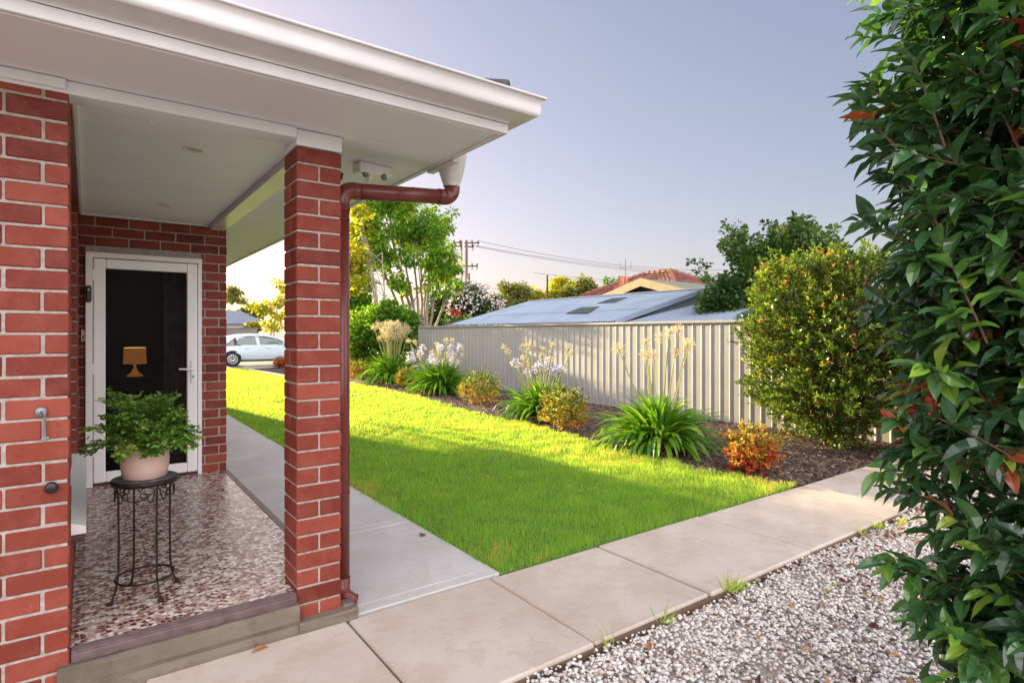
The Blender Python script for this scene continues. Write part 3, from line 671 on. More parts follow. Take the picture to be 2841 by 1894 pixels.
g=Geo(); box(g,1.084,1.098,3.10,3.17,2.315,2.415,0,c=.003); g.build('back_plate','black_plastic',t); g=Geo(); tube(g,[(1.098,3.135,2.36),(1.125,3.135,2.355)],[.026,.022],14); g.build('cover','black_plastic',t,True)
# --- doorbell, switch, hook, door stop
t=thing('doorbell','slim black doorbell camera on the white door jamb','doorbell',(0,6.09,1.83))
g=Geo(); box(g,-.012,.028,6.045,6.099,1.76,1.90,0,c=.010); g.build('casing','black_plastic',t); g=Geo(); tube(g,[(.008,6.046,1.865),(.008,6.041,1.865)],.009,12); g.build('lens','grey_cast',t); g=Geo(); tube(g,[(.008,6.046,1.795),(.008,6.041,1.795)],.012,12); g.build('button','black_plastic',t)
t=thing('bell_push','small cream bell push beside the door below the black doorbell','switch',(-.03,6.14,1.48))
g=Geo(); box(g,-.045,-.016,6.125,6.149,1.43,1.53,0,c=.004); g.build('plate','cream_plastic',t); g=Geo(); box(g,-.036,-.025,6.120,6.126,1.45,1.48,0,c=.002); g.build('button','brown_seam',t)
t=thing('gate_hook','grey iron cabin hook hanging on the brick wall','hook',(-.145,2.99,1.18))
g=Geo(); tube(g,[(-.150,2.999,1.185),(-.150,2.990,1.185)],[.022,.019],16); g.build('rose','grey_cast',t,True)
g=Geo(); tube(g,[(-.150,2.992,1.185),(-.146,2.974,1.190),(-.138,2.970,1.184),(-.137,2.975,1.170),(-.138,2.985,1.15),(-.138,2.988,1.10),(-.137,2.988,1.085),(-.130,2.988,1.077),(-.126,2.986,1.085)],.0042,8); g.build('hook_rod','grey_cast',t,True)
tg=Geo(); tube(tg,[(-.130,2.988,1.077),(-.140,2.987,1.073),(-.150,2.986,1.077)],.004,8); tg.build('hook_tip','grey_cast',t,True)
t=thing('door_stop','round black rubber door stop on the lower brick wall','door stop',(-.117,2.99,.88))
g=Geo(); tube(g,[(-.117,2.999,.882),(-.117,2.985,.882)],[.014,.014],16); g.build('post','black_plastic',t,True)
g=Geo(); tube(g,[(-.117,2.986,.882),(-.117,2.983,.882),(-.117,2.968,.882),(-.117,2.964,.882)],[.018,.023,.022,.014],20); g.build('buffer','black_plastic',t,True)
# --- downpipe and rainwater head
dp=thing('downpipe','maroon downpipe with elbows beside the brick pillar','downpipe',(1.13,3.15,0))
rr=.045; cx,cy=1.128,3.15
def arc(c,r,a0,a1,n,pl): return [tuple(np.array(c)+np.array([r*math.cos(a),0,r*math.sin(a)])) for a in np.linspace(a0,a1,n)]
g=Geo(); tube(g,[(cx,cy,.10),(cx,cy,2.19)],rr,20); g.build('vertical_pipe','maroon',dp,True)
g=Geo(); A=[(cx,cy,2.17)]+arc((cx+.07,cy,2.22),.07,math.pi,math.pi/2,7,0)+[(cx+.10,cy,2.291)]; tube(g,A,rr+.003,20); g.build('elbow','maroon',dp,True)
g=Geo(); tube(g,[(cx+.08,cy,2.290),(1.76,cy,2.335)],rr,20); g.build('horizontal_pipe','maroon',dp,True)
g=Geo(); A=[(1.73,cy,2.333),(1.77,cy,2.335)]+arc((1.77,cy,2.395),.06,-math.pi/2,0,7,0)+[(1.83,cy,2.43)]; tube(g,A,rr+.003,20); g.build('elbow','maroon',dp,True)
for z in (2.12,2.06,.62,.16): 
    g=Geo(); tube(g,[(cx,cy,z),(cx,cy,z+.004)],rr+.0035,20); g.build('pipe_joint','maroon',dp,True)
g=Geo(); tube(g,[(cx,cy,.16),(cx,cy,.09),(cx+.015,cy-.01,.055),(cx+.05,cy-.03,.035),(cx+.075,cy-.04,.028)],[rr+.004,rr+.003,rr,rr*.8,rr*.7],20); g.build('shoe','maroon',dp,True)
rh=thing('rainwater_head','white tapered rainwater head under the gutter above the maroon pipe','rainwater head',(1.83,3.15,2.42))
g=Geo(); 
lv=[(2.405,.047,.047),(2.43,.050,.050),(2.435,.055,.055),(2.47,.070,.062),(2.51,.088,.07),(2.56,.100,.078),(2.595,.104,.082)]
seg=24; V=[];
for z,a,b2 in lv:
    for k in range(seg):
        th=2*math.pi*k/seg; c_,s_=math.cos(th),math.sin(th); e=.75; V.append((1.825+b2*math.copysign(abs(c_)**e,c_),3.15+a*math.copysign(abs(s_)**e,s_),z))
F=[[i*seg+k,i*seg+(k+1)%seg,(i+1)*seg+(k+1)%seg,(i+1)*seg+k] for i in range(len(lv)-1) for k in range(seg)]
g.add(V,[np.array(F)]); g.build('hopper','gutter_paint',rh,True)
g=Geo(); box(g,1.735,1.78,2.98,3.30,2.508,2.527,0,c=.003); g.build('bracket','gutter_paint',rh)
# ================================================================= PLANT STAND + POT + FERN
SX,SY=.235,3.47; TZ=.775
st=thing('plant_stand','tall wrought iron plant stand with round slate top on the porch floor','plant stand',(SX,SY,PZ))
m,nt_,b=newmat('slate_top'); v=coords(nt_); vo=N(nt_,'ShaderNodeTexVoronoi'); vo.inputs['Scale'].default_value=26; nt_.links.new(v,vo.inputs['Vector']); sp=N(nt_,'ShaderNodeSeparateColor'); nt_.links.new(vo.outputs['Color'],sp.inputs[0]); nt_.links.new(ramp(nt_,sp.outputs[0],[(0,(.05,.055,.065)),(.5,(.10,.11,.13)),(1,(.18,.19,.21))]),b.inputs['Base Color']); b.inputs['Roughness'].default_value=.4
g=Geo(); lathe(g,[(.001,TZ-.004),(.139,TZ-.004),(.139,TZ),(.001,TZ)],SX,SY,48); g.build('stone_top','slate_top',st)
g=Geo(); lathe(g,[(.139,TZ+.001),(.144,TZ+.001),(.146,TZ-.010),(.145,TZ-.024),(.139,TZ-.024),(.139,TZ+.001)],SX,SY,48); g.build('rim','iron',st,True)
g=Geo(); th=np.linspace(0,2*math.pi,41); tube(g,np.c_[SX+.127*np.cos(th),SY+.127*np.sin(th),np.full(41,.283)],.0055,6); g.build('lower_ring','iron',st,True)
A0=R(20)
for k in range(4):
    a=A0+k*math.pi/2; c_,s_=math.cos(a),math.sin(a); g=Geo()
    zr=[(.130,TZ-.02),(.121,.70),(.119,.5),(.121,.32),(.126,.283),(.133,.25),(.146,.215),(.156,.198),(.160,.194)]
    tube(g,[(SX+r_*c_,SY+r_*s_,z) for r_,z in zr],[.0048]*7+[.006,.007],8); g.build('leg','iron',st,True)
    g=Geo(); lathe(g,[(.001,PZ+.001),(.014,PZ+.001),(.012,PZ+.010),(.004,PZ+.016)],SX+.158*c_,SY+.158*s_,12); g.build('foot','iron',st,True)
    # scroll between legs
    g=Geo(); a2=a+math.pi/2
    for sgn in (1,-1):
        P=[]
        for q in np.linspace(0,1,26):
            if q<.55: f=q/.55; ang=(a if sgn>0 else a2)+sgn*(.08+.34*f); z=TZ-.035-.055*math.sin(f*math.pi)*1-.01
            else: 
                f=(q-.55)/.45; t2=f*2*math.pi*1.1; rs=.022*(1-.45*f); ang=(a if sgn>0 else a2)+sgn*(.42+ (rs*math.sin(t2))/.13+.05*0); z=TZ-.045-.022+rs*math.cos(t2)
            P.append((SX+.128*math.cos(ang),SY+.128*math.sin(ang),z))
        tube(g,P,.0028,5)
    P=[(SX+.126*math.cos(a+q*math.pi/2),SY+.126*math.sin(a+q*math.pi/2),TZ-.035-.055*math.sin(q*math.pi)) for q in np.linspace(0,1,20)]
    tube(g,P,.0028,5); g.build('scroll','iron',st,True)
pot=thing('plant_pot','pale pink clay pot standing on the iron plant stand','pot',(SX,SY,TZ))
g=Geo(); prof=[(.001,TZ+.002),(.088,TZ+.002),(.096,TZ+.008),(.104,TZ+.05),(.107,TZ+.09),(.105,TZ+.13),(.099,TZ+.165),(.096,TZ+.172),(.090,TZ+.172),(.092,TZ+.15),(.001,TZ+.145)]
lathe(g,prof,SX,SY,48); 
for vv in g.V: 
    m_=vv[:,2]>TZ+.16; vv[m_,2]+=.006*np.sin(np.arctan2(vv[m_,1]-SY,vv[m_,0]-SX)*3)
g.build('pot_body','pot_clay',pot,True)
g=Geo(); lathe(g,[(.001,TZ+.150),(.091,TZ+.149)],SX,SY,24); g.build('potting_soil','potting_soil',pot)
def fern():
    r=np.random.default_rng(4); t=thing('potted_fern','bushy maidenhair fern with arching fronds in the pink pot','potted plant',(SX,SY,TZ+.15))
    gs,gl=Geo(),Geo(); FAN=(np.array([(0,0,0),(-.30,.45,.03),(-.42,.85,0),(-.15,1.02,-.03),(.15,1.02,-.03),(.42,.85,0),(.30,.45,.03)]),[np.array([[0,6,1]]),np.array([[1,6,5,2]]),np.array([[2,5,4,3]])])
    for i in range(84):
        a=r.uniform(0,2*math.pi); el=r.uniform(.10,1.5)**1.0; L=r.uniform(.15,.255)*(1.0 if el<1 else 1.25); h=np.array([math.cos(a),math.sin(a),0])
        P=[]; n=12; p=np.array([SX,SY,TZ+.150])+h*r.uniform(.0,.055); e=min(1.45,el+.45)
        for k in range(n):
            P.append(p.copy()); p=p+(h*math.cos(e)+np.array([0,0,math.sin(e)]))*L/n; e-=r.uniform(.02,.17)*(1.3-el*.5)
        P=np.array(P); tube(gs,P,np.linspace(.0016,.0006,n),4,0,.2,cap=False)
        side=norm(np.cross(P[-1]-P[0],[0,0,1.])); tone=r.uniform(0,.5)
        for k in range(3,n):
            for s in (1,-1):
                T=norm(P[k]-P[k-1]); sub=L*.30*(1-((k-5)/9)**2*.8)*r.uniform(.6,1.1); dd=norm(side*s+T*.8+r.normal(0,.2,3))
                m=4; q=P[k]+dd[None]*np.linspace(.25,1,m)[:,None]*sub; tube(gs,[P[k],q[-1]],[.0008,.0005],3,0,.2,cap=False)
                pos=np.repeat(q,2,0); D=np.array([norm(dd*.6+c2*np.cross(dd,[0,0,1.])*.9+r.normal(0,.25,3)) for _ in range(m) for c2 in (1,-1)])
                scatter(gl,FAN[0],FAN[1],pos,D,norm(np.array([0,0,1.])+r.normal(0,.5,(2*m,3))),r.uniform(.012,.021,2*m),0,np.clip(tone+r.uniform(0,.5,2*m),0,1))
    gl.build('fronds','fern_leaf',t); gs.build('stems','red_twig',t)
fern()
# ================================================================= FENCE
def fence():
    t=thing('steel_fence','cream ribbed steel boundary fence with top rail behind the garden bed','fence',(8.78,10,0))
    X=8.78; P=.188; ribs=np.arange(-3,17.2,P)
    prof=[]  # (dx,y)
    for y in ribs: prof+=[(0,y),(0,y+.150),(-.011,y+.161),(-.011,y+.172)]
    prof=[(dx,y) for dx,y in prof]; n=len(prof)
    g=Geo(); V=[(X+dx,y,z) for z in (-.02,1.69) for dx,y in prof]; g.add(V,[np.array([[i+1,i,n+i,n+i+1] for i in range(n-1)])]); g.build('panel','fence_paint',t)
    g=Geo(); box(g,X-.045,X+.03,-3,17.25,1.675,1.722,0,c=.006); g.build('top_rail','fence_paint',t)
    g=Geo(); box(g,X-.02,X+.02,17.2,17.26,-.05,1.70,0,c=.006); g.build('post','fence_paint',t)
fence()
# ================================================================= SHRUBS
def shrub(name,label,cat,c,rad,zc,rz,n_tw,leafT,leafL,mat,seed,group=None,stem='red_twig',twL=.3,lpt=9,boxy=2.0,redtop=.0,z0=0,varf=None,nstem=6,leafpitch=.2,stemr=.02,droop=.15,inner=.35,taper=0,lumpy=.10):
    r=np.random.default_rng(seed); t=thing(name,label,cat,(c[0],c[1],z0),group); gl,gs=Geo(),Geo()
    C=np.array([c[0],c[1],zc]); Rr=np.array([rad[0],rad[1],rz])
    for k in range(nstem):
        a=r.uniform(0,6.28); tip=C+np.array([math.cos(a)*rad[0]*.55,math.sin(a)*rad[1]*.55,rz*r.uniform(.2,.8)]); b0=np.array([c[0]+r.normal(0,.06),c[1]+r.normal(0,.06),z0-.02])
        mid=(b0+tip)/2+r.normal(0,.05,3); qq=np.linspace(0,1,9)[:,None]; P=(1-qq)**2*b0+2*qq*(1-qq)*mid+qq**2*tip; P[1:-1]+=r.normal(0,.012,(7,3)); tube(gs,P,np.linspace(stemr,stemr*.35,9),7)
    # superellipsoid surface with lumps
    d=rdir(r,n_tw); k=np.power(np.sum(np.abs(d)**boxy,1),-1/boxy)
    lump=1+lumpy*np.sin(d[:,0]*9+seed)*np.sin(d[:,1]*8+1)+.08*np.sin(d[:,2]*11+seed)
    dep=np.where(r.random(n_tw)<inner,r.uniform(.35,.8,n_tw),r.uniform(.78,1.0,n_tw))
    S=C+d*k[:,None]*Rr*(lump*dep)[:,None]
    if taper:
        q_=1-taper*np.clip(1-(S[:,2]-z0)/1.3,0,1); S[:,:2]=C[:2]+(S[:,:2]-C[:2])*q_[:,None]
    ok=S[:,2]>z0+.03; S,d,dep=S[ok],d[ok],dep[ok]
    out=norm(d*np.array([1,1,.6])+np.array([0,0,.55])); out=norm(out+r.normal(0,.35,out.shape))
    for i in range(len(S)):
        l=twL*r.uniform(.6,1.25); base=S[i]-out[i]*l; q=np.linspace(0,1,5)[:,None]
        P=base+out[i]*l*q+np.array([0,0,-droop*l])*q**2; 
        if twL>.15: tube(gs,P,np.linspace(.0045,.002,5)*min(1,twL/.25),5,0,.5,cap=False)
        m=lpt; f=np.linspace(.25,1.0,m)+r.normal(0,.03,m); pos=base+out[i]*l*f[:,None]+np.array([0,0,-droop*l])*(f**2)[:,None]
        ph=np.arange(m)*2.4+r.uniform(0,6); s1=norm(np.cross(out[i],[.3,.2,1.])); s2=np.cross(out[i],s1)
        rad_=np.cos(ph)[:,None]*s1+np.sin(ph)[:,None]*s2; D=norm(rad_*(1.1-f[:,None]*.5)+out[i]*(.45+.8*f[:,None])+np.array([0,0,leafpitch])+r.normal(0,.18,(m,3)))
        Nn=norm(np.array([0,0,1.])+out[i]*.4+r.normal(0,.35,(m,3)))
        tone=r.beta(2,2.4)*.8; top=(S[i][2]-zc)/rz
        v_=np.clip(tone+r.normal(0,.12,m),0,.9)
        if redtop and r.random()<redtop*(.4+.6*max(0,top)): v_=np.where((f>.7)&(r.random(m)<.55),r.uniform(.93,1,m),v_)
        if varf is not None: v_=varf(S[i],v_,r)
        scatter(gl,leafT[0],leafT[1],pos,D,Nn,leafL*r.uniform(.65,1.25,m)*(1.05-.3*f),0,v_)
    gl.build('foliage',mat,t); gs.build('stems',stem,t); return t
# foreground hedge close to the camera
shrub('photinia_hedge','tall glossy dark green hedge with large leaves closest to camera','hedge',(2.45,.37),(.39,.55),1.75,2.35,1900,LEAF_BIG,.112,'photinia_leaf',31,redtop=.16,twL=.27,lpt=12,boxy=4.5,taper=.40,lumpy=.09,nstem=11,stemr=.022,inner=.35,leafpitch=.05,droop=.1)
shrub('photinia_hedge','sunlit photinia shrub with orange tips in front of the cream fence','hedge',(8.0,3.82),(.75,1.20),1.42,1.34,3900,LEAF_MID,.074,'sunny_leaf',32,redtop=.28,twL=.24,lpt=9,boxy=2.6,nstem=9,stemr=.025,inner=.4)
shrub('photinia_hedge','shaded green photinia shrub behind the large foreground hedge','hedge',(8.1,1.9),(.7,1.15),1.35,1.35,1300,LEAF_MID,.078,'sunny_leaf',33,redtop=.25,twL=.24,lpt=8,boxy=2.6,nstem=6,stemr=.025,inner=.3)
# nandina domes
def nand(seed,c,rad,h,label,red):
    def vf(S,v_,r): 
        f=np.clip((S[2])/h,0,1); return np.clip(red+.75*(r.random(len(v_))-.35)+(.30*(1-f)**1.5)-.22*f+r.normal(0,.15),0,1)
    return shrub('nandina_bush',label,'shrub',c,(rad,rad),h*.5,h*.54,620,LEAF_R,.036,'nandina_leaf',seed,'nandina bushes in the garden bed',twL=.10,lpt=9,varf=vf,nstem=7,stemr=.006,inner=.35,z0=.0,lumpy=.28,boxy=1.8)
nand(41,(5.86,3.62),.31,.50,'red and orange nandina bush nearest the path corner',.52)
nand(42,(6.02,6.9),.42,.70,'golden nandina bush between the two nearest flowering clumps',.20)
nand(43,(6.72,10.4),.47,.72,'round nandina bush with yellow top next to the birdbath',.14)
nand(44,(7.18,14.9),.30,.55,'dark reddish nandina bush wedged between two leafy clumps',.32)
nand(45,(7.2,18.4),.42,.65,'small orange nandina bush beyond the tall dry flower heads',.30)
nand(46,(6.75,26.3),.36,.50,'brownish red nandina bush in front of the white car',.72)
# agapanthus clumps
def agap(seed,c,nl,rad,hl,stems,label,kinds,dead=True,hr=(1.0,1.3),headr=.07,spread=(.05,.3)):
    r=np.random.default_rng(seed); t=thing('agapanthus',label,'agapanthus',(c[0],c[1],0),'agapanthus clumps along the garden bed')
    g=Geo(); seg=8
    for i in range(nl):
        a=r.uniform(0,6.28); el=r.uniform(.25,1.45); L=hl*r.uniform(.75,1.25)*(1.0+.25*(el<.8)); h=np.array([math.cos(a),math.sin(a),0.]); sd_=np.array([-h[1],h[0],0])
        p=np.array([c[0],c[1],.0])+h*r.uniform(0,.10)*rad/.5; e=el+.25; P=[]; 
        cur=r.uniform(.09,.30)*(1.5-el*.5)
        for k in range(seg+1): P.append(p.copy()); p=p+(h*math.cos(e)+np.array([0,0,math.sin(e)]))*L/seg; e-=cur*(.5+k/seg)
        P=np.array(P); P[:,2]=np.maximum(P[:,2],.015)
        wd=.027*r.uniform(.75,1.2)*np.array([.7,.85,.95,1,1,.95,.85,.6,.08]); tw=r.normal(0,.25)
        up=np.gradient(P,axis=0); nrm=norm(np.cross(up,sd_)); s_=norm(sd_+nrm*tw)
        V=np.concatenate([P-s_*wd[:,None]+nrm*(wd*.35)[:,None],P,P+s_*wd[:,None]+nrm*(wd*.35)[:,None]]); n=seg+1
        F=np.array([[k,n+k,n+k+1,k+1] for k in range(seg)]+[[n+k,2*n+k,2*n+k+1,n+k+1] for k in range(seg)])
        g.add(V,[F],0,float(np.clip(r.beta(2,2.2)*.9+(.1 if r.random()<.03 else 0),0,1)))
    g.build('leaves','strap_leaf',t)
    if dead:
        g=Geo(); m=150; a=r.uniform(0,6.28,m); pos=np.c_[c[0]+np.cos(a)*rad*r.uniform(.1,.75,m),c[1]+np.sin(a)*rad*r.uniform(.1,.75,m),r.uniform(.01,.07,m)]; D=np.c_[np.cos(a+r.normal(0,.7,m)),np.sin(a+r.normal(0,.7,m)),r.normal(-.1,.3,m)]
        scatter(g,LEAF_MID[0],LEAF_MID[1],pos,D,rdir(r,m,1),r.uniform(.10,.26,m),0,r.random(m),W=r.uniform(.02,.05,m)); g.build('dry_leaves','dry_straw',t)
    for i in range(stems):
        a=i*2.4+r.normal(0,.25); kd=kinds[i%len(kinds)]; H=r.uniform(*hr)*(1 if kd!='lilac' else .84); ln=r.uniform(*spread); b0=np.array([c[0]+math.cos(a)*.08,c[1]+math.sin(a)*.08,.05]); 
        tip=b0+np.array([math.cos(a)*ln*H,math.sin(a)*ln*H,H-.05]); mid=(b0+tip)/2+np.array([math.cos(a),math.sin(a),0])*-.03
        q=np.linspace(0,1,7)[:,None]; P=(1-q)**2*b0+2*q*(1-q)*mid+q**2*tip; g=Geo(); tube(g,P,np.linspace(.0075,.006,7)*(1+c[1]*.03),6,0,float(r.uniform(.2,1))); fs=g.build('flower_stalk','flower_stem',t,True)
        g=Geo(); n=60 if kd=='dry' else 36; d=rdir(r,n,.25); hrr=headr*r.uniform(.8,1.2)*(1 if kd=='dry' else (.75 if kd=='bud' else .95)); ends=tip+d*hrr*r.uniform(.65,1.1,(n,1))
        thin=np.array([(-.5,0,0),(.5,0,0),(.5,1,0),(-.5,1,0)]); wth=.0034*(1+c[1]*.06)
        scatter(g,thin,[np.array([[0,1,2,3]])],np.repeat(tip[None],n,0),ends-tip,rdir(r,n),np.linalg.norm(ends-tip,axis=1),0,r.uniform(.2,1,n),W=wth)
        if kd=='dry': scatter(g,LEAF_S[0],LEAF_S[1],ends-d*.004,d+r.normal(0,.3,d.shape),rdir(r,n),.018*(1+c[1]*.02),0,r.uniform(.3,1,n)); 
        elif kd=='bud': scatter(g,LEAF_R[0],LEAF_R[1],ends,d,rdir(r,n),.024,0,r.uniform(0,.6,n))
        else:
            for _ in range(4): scatter(g,LEAF_R[0],LEAF_R[1],ends,norm(d+r.normal(0,.6,d.shape)),rdir(r,n),.030,1,r.random(n))
        g.build('flower_head',['dry_head','lilac_petal'],fs)
agap(51,(6.05,5.05),480,.7,.66,11,'large bright green strap leaved clump with sparse tall dry heads',['dry'],hr=(1.12,1.58),headr=.09,spread=(.05,.42))
agap(52,(6.55,8.15),400,.6,.62,26,'leafy clump with lilac flowers standing behind the golden nandina',['bud','lilac','bud','lilac','bud'],hr=(.85,1.30),headr=.07,spread=(.05,.5))
agap(53,(7.3,13.1),520,.85,.80,34,'wide leafy clump with pale lilac flowers near the middle of the fence',['lilac','bud','bud','lilac','lilac'],hr=(.85,1.38),headr=.085,spread=(.05,.62))
agap(54,(7.55,16.6),460,.9,.90,34,'leafy clump crowned by a dense stand of tall dry straw heads',['dry'],hr=(1.35,1.8),headr=.14,spread=(.03,.38))
agap(55,(7.7,20.2),380,.8,.80,26,'farthest dark green clump with small dry heads beside the pillar pipe',['dry','bud','lilac'],hr=(1.0,1.4),headr=.11,spread=(.05,.5))
# birdbath
bb=thing('birdbath','shallow grey birdbath half hidden behind the lilac flowering clump','birdbath',(7.9,10.0,0))
g=Geo(); lathe(g,[(.001,.655),(.16,.665),(.26,.71),(.28,.70),(.20,.64),(.08,.60),(.05,.60)],7.9,10.0,28); g.build('bowl','birdbath_stone',bb,True)
g=Geo(); lathe(g,[(.05,.60),(.045,.5),(.06,.3),(.05,.12)],7.9,10.0,20); g.build('pedestal','birdbath_stone',bb,True)
g=Geo(); lathe(g,[(.05,.12),(.16,.06),(.18,0),(.18,-.03)],7.9,10.0,20); g.build('base','birdbath_stone',bb,True)
g=Geo(); tube(g,[(6.45,4.3,.0),(6.6,4.1,.005),(6.9,3.95,.01),(6.2,3.85,.012),(5.9,3.95,.01)],.007,6); tag(g.build('garden_hose','hose',smooth=True),'thin pale irrigation hose lying on the mulch','hose')
g=Geo(); scatter(g,LEAF_MID[0],LEAF_MID[1],[(.62,2.93,.006)],[(.9,.2,.12)],[(.1,0,1)],.085,0,.8,W=[.05]); tag(g.build('fallen_leaf','fallen_leaf_mat'),'yellow brown dead leaf at the foot of the concrete step','leaf')
g=Geo(); scatter(g,LEAF_MID[0],LEAF_MID[1],[(1.985,3.86,.012)],[(.6,.7,.25)],[(.3,0,1)],.05,0,.2,W=[.10]); tag(g.build('fallen_leaf','fallen_leaf_mat'),'curled brown leaf lying on the grey side path','leaf')
# ================================================================= TREES
def tree(name,label,base,trunks,clusters,mat,seed,leafT=LEAF_R,leafL=.12,per=60,barkm='bark',group=None,cr=.5,tr=.08,droop=0,cat='tree',varb=0.0,umb=False):
    r=np.random.default_rng(seed); t=thing(name,label,cat,base,group); gt,gl=Geo(),Geo(); B=np.array(base,float)
    cl=np.array(clusters,float)
    for i,(x,y,z) in enumerate(trunks):
        tip=np.array([x,y,z]); b0=B+np.array([r.normal(0,tr*.8),r.normal(0,tr*.8),-.1]); mid=b0*.5+tip*.5; mid[:2]=mid[:2]*.5+B[:2]*.5+ (tip[:2]-B[:2])*.12
        q=np.linspace(0,1,12)[:,None]; P=(1-q)**2*b0+2*q*(1-q)*mid+q**2*tip; P[1:-1]+=r.normal(0,.02,(10,3)); tube(gt,P,np.linspace(tr,tr*.3,12),7)
        dd=np.linalg.norm(cl[:,:3]-tip,axis=1)
        for j in np.argsort(dd)[:6]: 
            s=P[r.integers(7,12)]; tube(gt,[s,(s+cl[j,:3])/2+[0,0,.05],cl[j,:3]],[tr*.3,tr*.2,tr*.08],5)
    for cxyz in cl:
        c0=cxyz[:3]; rad=cxyz[3] if len(cxyz)>3 else cr; n=int(per*(rad/cr)**2)
        d=rdir(r,n,.15); rr_=rad*r.uniform(.25,1.05,n)[:,None]; pos=c0+d*rr_*np.array([1,1,.7])
        D=norm(d+np.array([0,0,-droop])+r.normal(0,.45,(n,3))); tone=r.beta(2,2)*.7+varb
        scatter(gl,leafT[0],leafT[1],pos,D,norm(np.array([0,0,1.])+r.normal(0,.6,(n,3))),leafL*r.uniform(.6,1.3,n),0,np.clip(tone+r.normal(0,.16,n),0,1))
    gl.build('crown',mat,t); gt.build('trunk',barkm,t); return t
def blob(c,r3,n,seed,zmin=0,rad=(.3,.6),surf=.5):
    r=np.random.default_rng(seed); d=rdir(r,n); k=r.uniform(surf,1.0,n)[:,None]; P=np.array(c)+d*k*np.array(r3); rr_=r.uniform(*rad,n); q=np.c_[P,rr_]; return q[q[:,2]>zmin]
FP=1621; cs,sn=math.cos(R(36)),math.sin(R(36))
def at(u,v,d):   # a point seen in direction (u,v) of the survey photograph at depth d metres
    t=(u-1420)/FP; return (d*(cs*t+sn),d*(cs-sn*t),EYE-(v-924)/FP*d)
# multi-stemmed tree behind the beds
r_=np.random.default_rng(77); d0=23; cl=[]
for (u,v,rr_) in [(1010,600,.5),(1060,590,.6),(1120,575,.65),(1000,700,.5),(1180,600,.55),(1215,640,.5),(1230,700,.5),(1040,660,.6),(1100,640,.7),(1160,660,.65),(1190,720,.55),(1240,760,.45),(1220,790,.4),(1110,790,.45),(1065,710,.5),(1130,700,.5),(1250,740,.4),(1000,770,.5),(1085,745,.3),(1200,680,.5),(985,640,.5),(1150,620,.6),(1235,610,.3),(1140,555,.45),(1080,540,.5),(1255,800,.3),(1020,640,.5),(1185,785,.3),(975,560,.4),(1030,545,.4)]:
    for k in range(6): dd=d0+r_.uniform(-1.6,1.6); cl.append((*at(u+r_.uniform(-24,24),v+r_.uniform(-24,24),dd),rr_*.72))
tk=[at(u,v,d0+dd) for u,v,dd in [(1005,640,0),(1040,640,.5),(1075,620,-.5),(1110,650,.6),(1140,640,-.3),(1165,680,.3),(1195,690,-.4),(1225,740,.2),(1250,790,0),(1130,760,-.6),(1180,740,.7)]]
tree('multi_stem_tree','tall multi stemmed tree with drooping fresh green crown beyond the fence end',(*at(1172,905,d0)[:2],0),tk,cl,'tree_leaf_fresh',61,LEAF_S,.17,195,'pale_bark',cr=.5,tr=.085,droop=.75,varb=.16)
tk=[at(u,v,21+dd) for u,v,dd in [(985,560,0),(1000,600,.5),(1010,640,0),(1060,700,.3)]]
cl=[(*at(975+r_.uniform(-25,35),v+r_.uniform(-15,15),21+r_.uniform(-1.2,1.2)),.36) for v in (590,640,690,740,780,700,730,760,800) for k in range(4)]
tree('multi_stem_tree','golden leaved tree close behind the downpipe and grey stems',(*at(1075,905,21)[:2],0),tk,cl,'tree_leaf_gold',62,LEAF_R,.15,90,'pale_bark',cr=.4,tr=.07,droop=.3)
def hedgeblob(name,label,u,vtop,vbot,wpx,d,mat,seed,leafL=.10,per=55,n=90,group=None,rad=(.22,.42),leafT=LEAF_R,cat='shrub',varb=0):
    x,y,zt=at(u,vtop,d); _,_,zb=at(u,vbot,d); zb=max(zb,.1); w2=wpx/FP*d/2; c=(x,y,(zt+zb)/2); cl=blob(c,(w2*.92,w2*.92,(zt-zb)/2*.92),n,seed,0,rad,.55)
    return tree(name,label,(x,y,0),[(x+q,y-q*.6,zb+(zt-zb)*.6) for q in (-w2*.4,0,w2*.4)],cl,mat,seed,leafT,leafL,per,'bark',group,cr=.32,tr=.04,cat=cat,varb=varb)
hedgeblob('round_shrub','large rounded grey green shrub left of the cream fence end',1085,828,1010,150,19.8,'tree_leaf_fresh',63,.10,80,110,varb=-.02)
hedgeblob('round_shrub','yellow green shrub behind the tall dry flower heads',1010,850,1040,130,20.5,'tree_leaf_fresh',64,.11,60,80,varb=.2)
hedgeblob('round_shrub','dark leafy shrub mass at the foot of the golden tree',985,770,1030,150,23.5,'tree_leaf_fresh',65,.13,60,100,varb=.12)
hedgeblob('round_shrub','dark green bush behind the pale stems above the fence end',1215,815,960,90,25,'tree_leaf_dark',66,.12,60,60,varb=.05)
# flowering bush
t=hedgeblob('flowering_bush','large bush covered in pale pink blossom behind the grey shed roof',1320,790,960,150,24,'tree_leaf_dark',67,.12,70,120,cat='flowering bush')
r_=np.random.default_rng(9); x,y,zt=at(1320,790,24); zb=at(1320,960,24)[2]; w2=75/FP*24; n=2300; d=rdir(r_,n); P=np.array([x,y,(zt+zb)/2])+d*np.array([w2*1.1,w2*1.1,(zt-zb)/2*1.1])*r_.uniform(.9,1.07,(n,1))
cx_=np.sin(P[:,0]*7)*np.sin(P[:,1]*6)*np.sin(P[:,2]*9); P=P[cx_>-.25]; n=len(P); g=Geo(); scatter(g,LEAF_R[0],LEAF_R[1],P,rdir(r_,n),rdir(r_,n),.11,0,r_.random(n)); g.build('blossom','pink_petal',t)
g=Geo(); P=np.array([at(1262+r_.normal(0,9),868+r_.normal(0,6),19) for _ in range(26)]); scatter(g,LEAF_R[0],LEAF_R[1],P,rdir(r_,26),rdir(r_,26),.10,0,r_.random(26))
